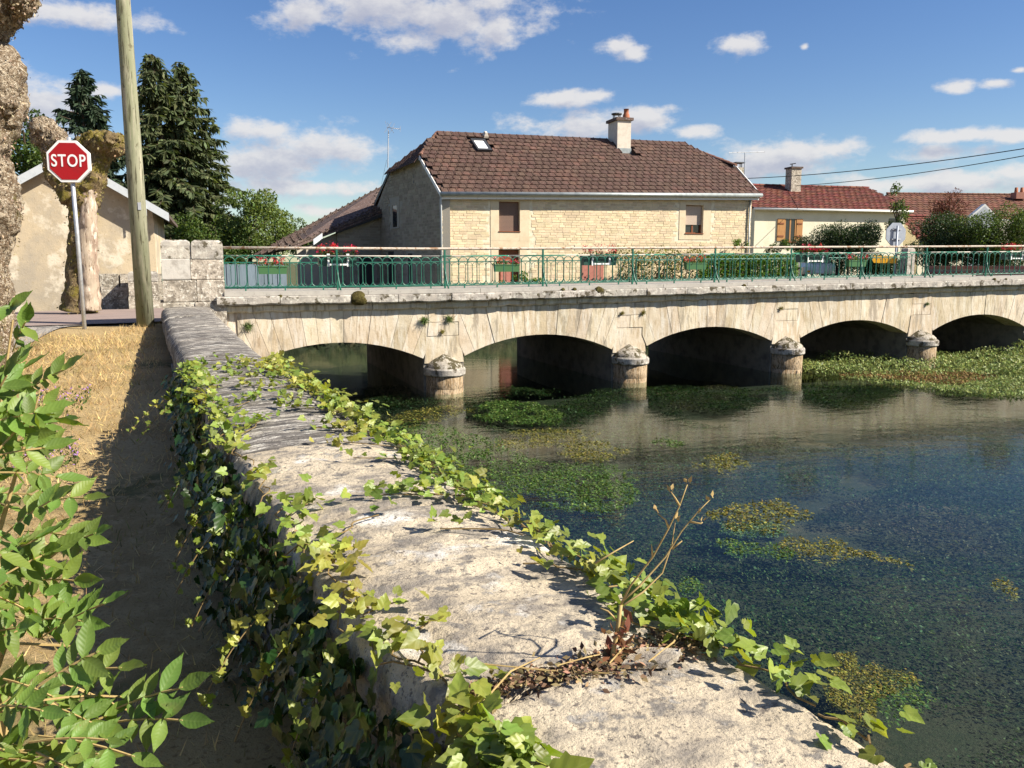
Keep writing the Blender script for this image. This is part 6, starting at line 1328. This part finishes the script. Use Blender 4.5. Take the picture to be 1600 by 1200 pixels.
for k in range(135):
    v = rnd.uniform(590, 1240); lim = float(np.interp(v, [470, 560, 700, 850, 1000, 1200], [-60, -30, -5, 10, 60, 130])); u = rnd.uniform(-190, lim); y = rnd.uniform(1.85, 2.75) if v < 1000 else rnd.uniform(1.65, 2.3)
    a = P(u, v, y); d = Vector((rnd.uniform(.2, 1), rnd.uniform(-.5, .4), rnd.uniform(-.25, .6))).normalized() * rnd.uniform(.12, .21); compound(a, a + d, .078 * rnd.uniform(.6, 1.1), UPN + gv(.42))
for (u, v) in [(20, 500), (60, 620), (60, 780), (100, 900), (120, 1010), (200, 1110), (-40, 560), (-60, 700), (150, 1150), (-60, 900)]:
    y = 2.35; b_ = P(u, v, y); stems.tube([Vector((-1.75 + rnd.gauss(0, .12), 2.3 + rnd.gauss(0, .12), -1.68)), Vector((-1.6, 2.3, -1.1)).lerp(b_, .35), b_], [.012, .008, .003], 6)
leaf_set(shrub, T_ASH, F_ASH, 'leaflet', recs, None, 300, 'foliage'); stems.put('stem', 'twig', shrub)

# ------------------------------------------------------------------ dry stalk and litter in the wall joint
stalk = thing('dry_stalk', 'tall dry branching weed stalk rooted in the wall joint', 'dry weed', P(960, 1062, 1.76)); g_ = G(); Ys = 1.76
root = P(955, 1065, Ys)
def br(pts, r0, r1): n = len(pts); g_.tube([P(u, v, y) for u, v, y in pts], list(np.linspace(r0, r1, n)), 5)
br([(955, 1068, Ys), (958, 1020, Ys), (966, 975, Ys), (970, 945, Ys)], .006, .0045)
g_.put('stem', 'twig', stalk, True); g_ = G()
for b_ in ([(970, 945, Ys), (985, 915, Ys), (1020, 870, Ys - .03), (1045, 825, Ys - .04), (1062, 790, Ys - .05), (1074, 757, Ys - .05)], [(972, 940, Ys), (1000, 915, Ys + .02), (1040, 870, Ys + .03), (1065, 830, Ys + .03), (1090, 800, Ys + .03), (1112, 778, Ys + .03)], [(975, 945, Ys), (1005, 925, Ys + .03), (1035, 895, Ys + .05), (1050, 850, Ys + .05), (1055, 815, Ys + .05)],
           [(1045, 825, Ys - .04), (1040, 812, Ys - .04), (1028, 803, Ys - .04)], [(1062, 790, Ys - .05), (1055, 778, Ys - .05), (1048, 768, Ys - .05)], [(1078, 815, Ys + .03), (1095, 818, Ys + .03), (1098, 816, Ys + .03)], [(1020, 870, Ys - .03), (1018, 850, Ys - .03)], [(1050, 858, Ys + .03), (1066, 845, Ys + .03)], [(930, 880, Ys + .06), (960, 862, Ys + .08), (990, 845, Ys + .1)], [(965, 970, Ys), (950, 955, Ys), (938, 950, Ys)]):
    br(b_, .0028, .0011)
g_.put('branch', 'twig', stalk, True)
pos = []; 
for k in range(38): f = rnd.random(); pos.append(P(955 + 14 * f, 1068 - 110 * f, Ys) + gv(.012))
V_, F_ = scatter(T_LEAF, F_LEAF, [list(p) for p in pos], rdir(len(pos)), rdir(len(pos)), RS.uniform(.02, .05, len(pos))); link('withered_leaf', nmesh('withered_leaf', V_, F_, 'dry'), stalk, kind='stuff')
pos = []
for (u, v, y) in [(1074, 757, Ys - .05), (1112, 778, Ys + .03), (1055, 815, Ys + .05), (1030, 803, Ys - .04), (1048, 768, Ys - .05), (1098, 816, Ys + .03), (1090, 800, Ys + .03)]: pos += [P(u, v, y) + gv(.003) for _ in range(3)]
V_, F_ = scatter(T_LEAF, F_LEAF, [list(p) for p in pos], rdir(len(pos)) + np.array([0, 0, 1.5]), rdir(len(pos)), RS.uniform(.010, .02, len(pos))); link('seed_head', nmesh('seed_head', V_, F_, 'twig'), stalk, kind='stuff')
n = 1500; pos = []; 
for k in range(n):
    w = rnd.uniform(.06, .98); p = wtop(1.60 + .02 * math.sin(w * 9), w) + WD * (rnd.gauss(0, .028) * (1.3 if w > .45 else .8)); p.z += .004 + .022 * rnd.random() * math.exp(-((w - .55) / .35) ** 2); pos.append(list(p))
ax = rdir(n); ax[:, 2] *= .3; V_, F_ = scatter(T_LEAF, F_LEAF, pos, ax, rdir(n), RS.uniform(.006, .026, n)); tag(link('litter', nmesh('litter', V_, F_, 'litter')), 'brown dry leaf litter filling the joint of the coping', kind='stuff')
for k, lab in enumerate('long pale twig lying across the near coping joint|short twig by the foot of the dry stalk|thin orange twig at the left end of the joint|crooked twig under the big ivy leaves|bleached twig end beside the litter'.split('|')):
    w = [.35, .5, .22, .8, .62][k]; p = wtop(1.6, w) + Vector((0, 0, .03)); d = (WN * rnd.uniform(.4, 1) + WD * rnd.uniform(-.6, .6)).normalized() * [.16, .09, .13, .12, .08][k]
    tag(G().tube([p - d, p + gv(.008), p + d + Vector((0, 0, -.01))], [.0016, .002, .001], 5).put('twig', 'twig'), lab, 'twig', 'twigs in the coping joint')
sh = wtop(1.56, .70) + Vector((0, 0, .012)); pts = [sh + WN * (.075 * math.cos(a) * k) + WD * (.042 * math.sin(a) * k) for a, k in zip(np.linspace(0, 5.6, 8), (1, .8, 1.1, .9, 1.15, .85, 1, .9))]
tag(G().prism(pts, Vector((0, 0, .012))).put('stone_flake', 'cope'), 'broken flat stone flake lying in the joint beside the dry stalk', 'stone flake')
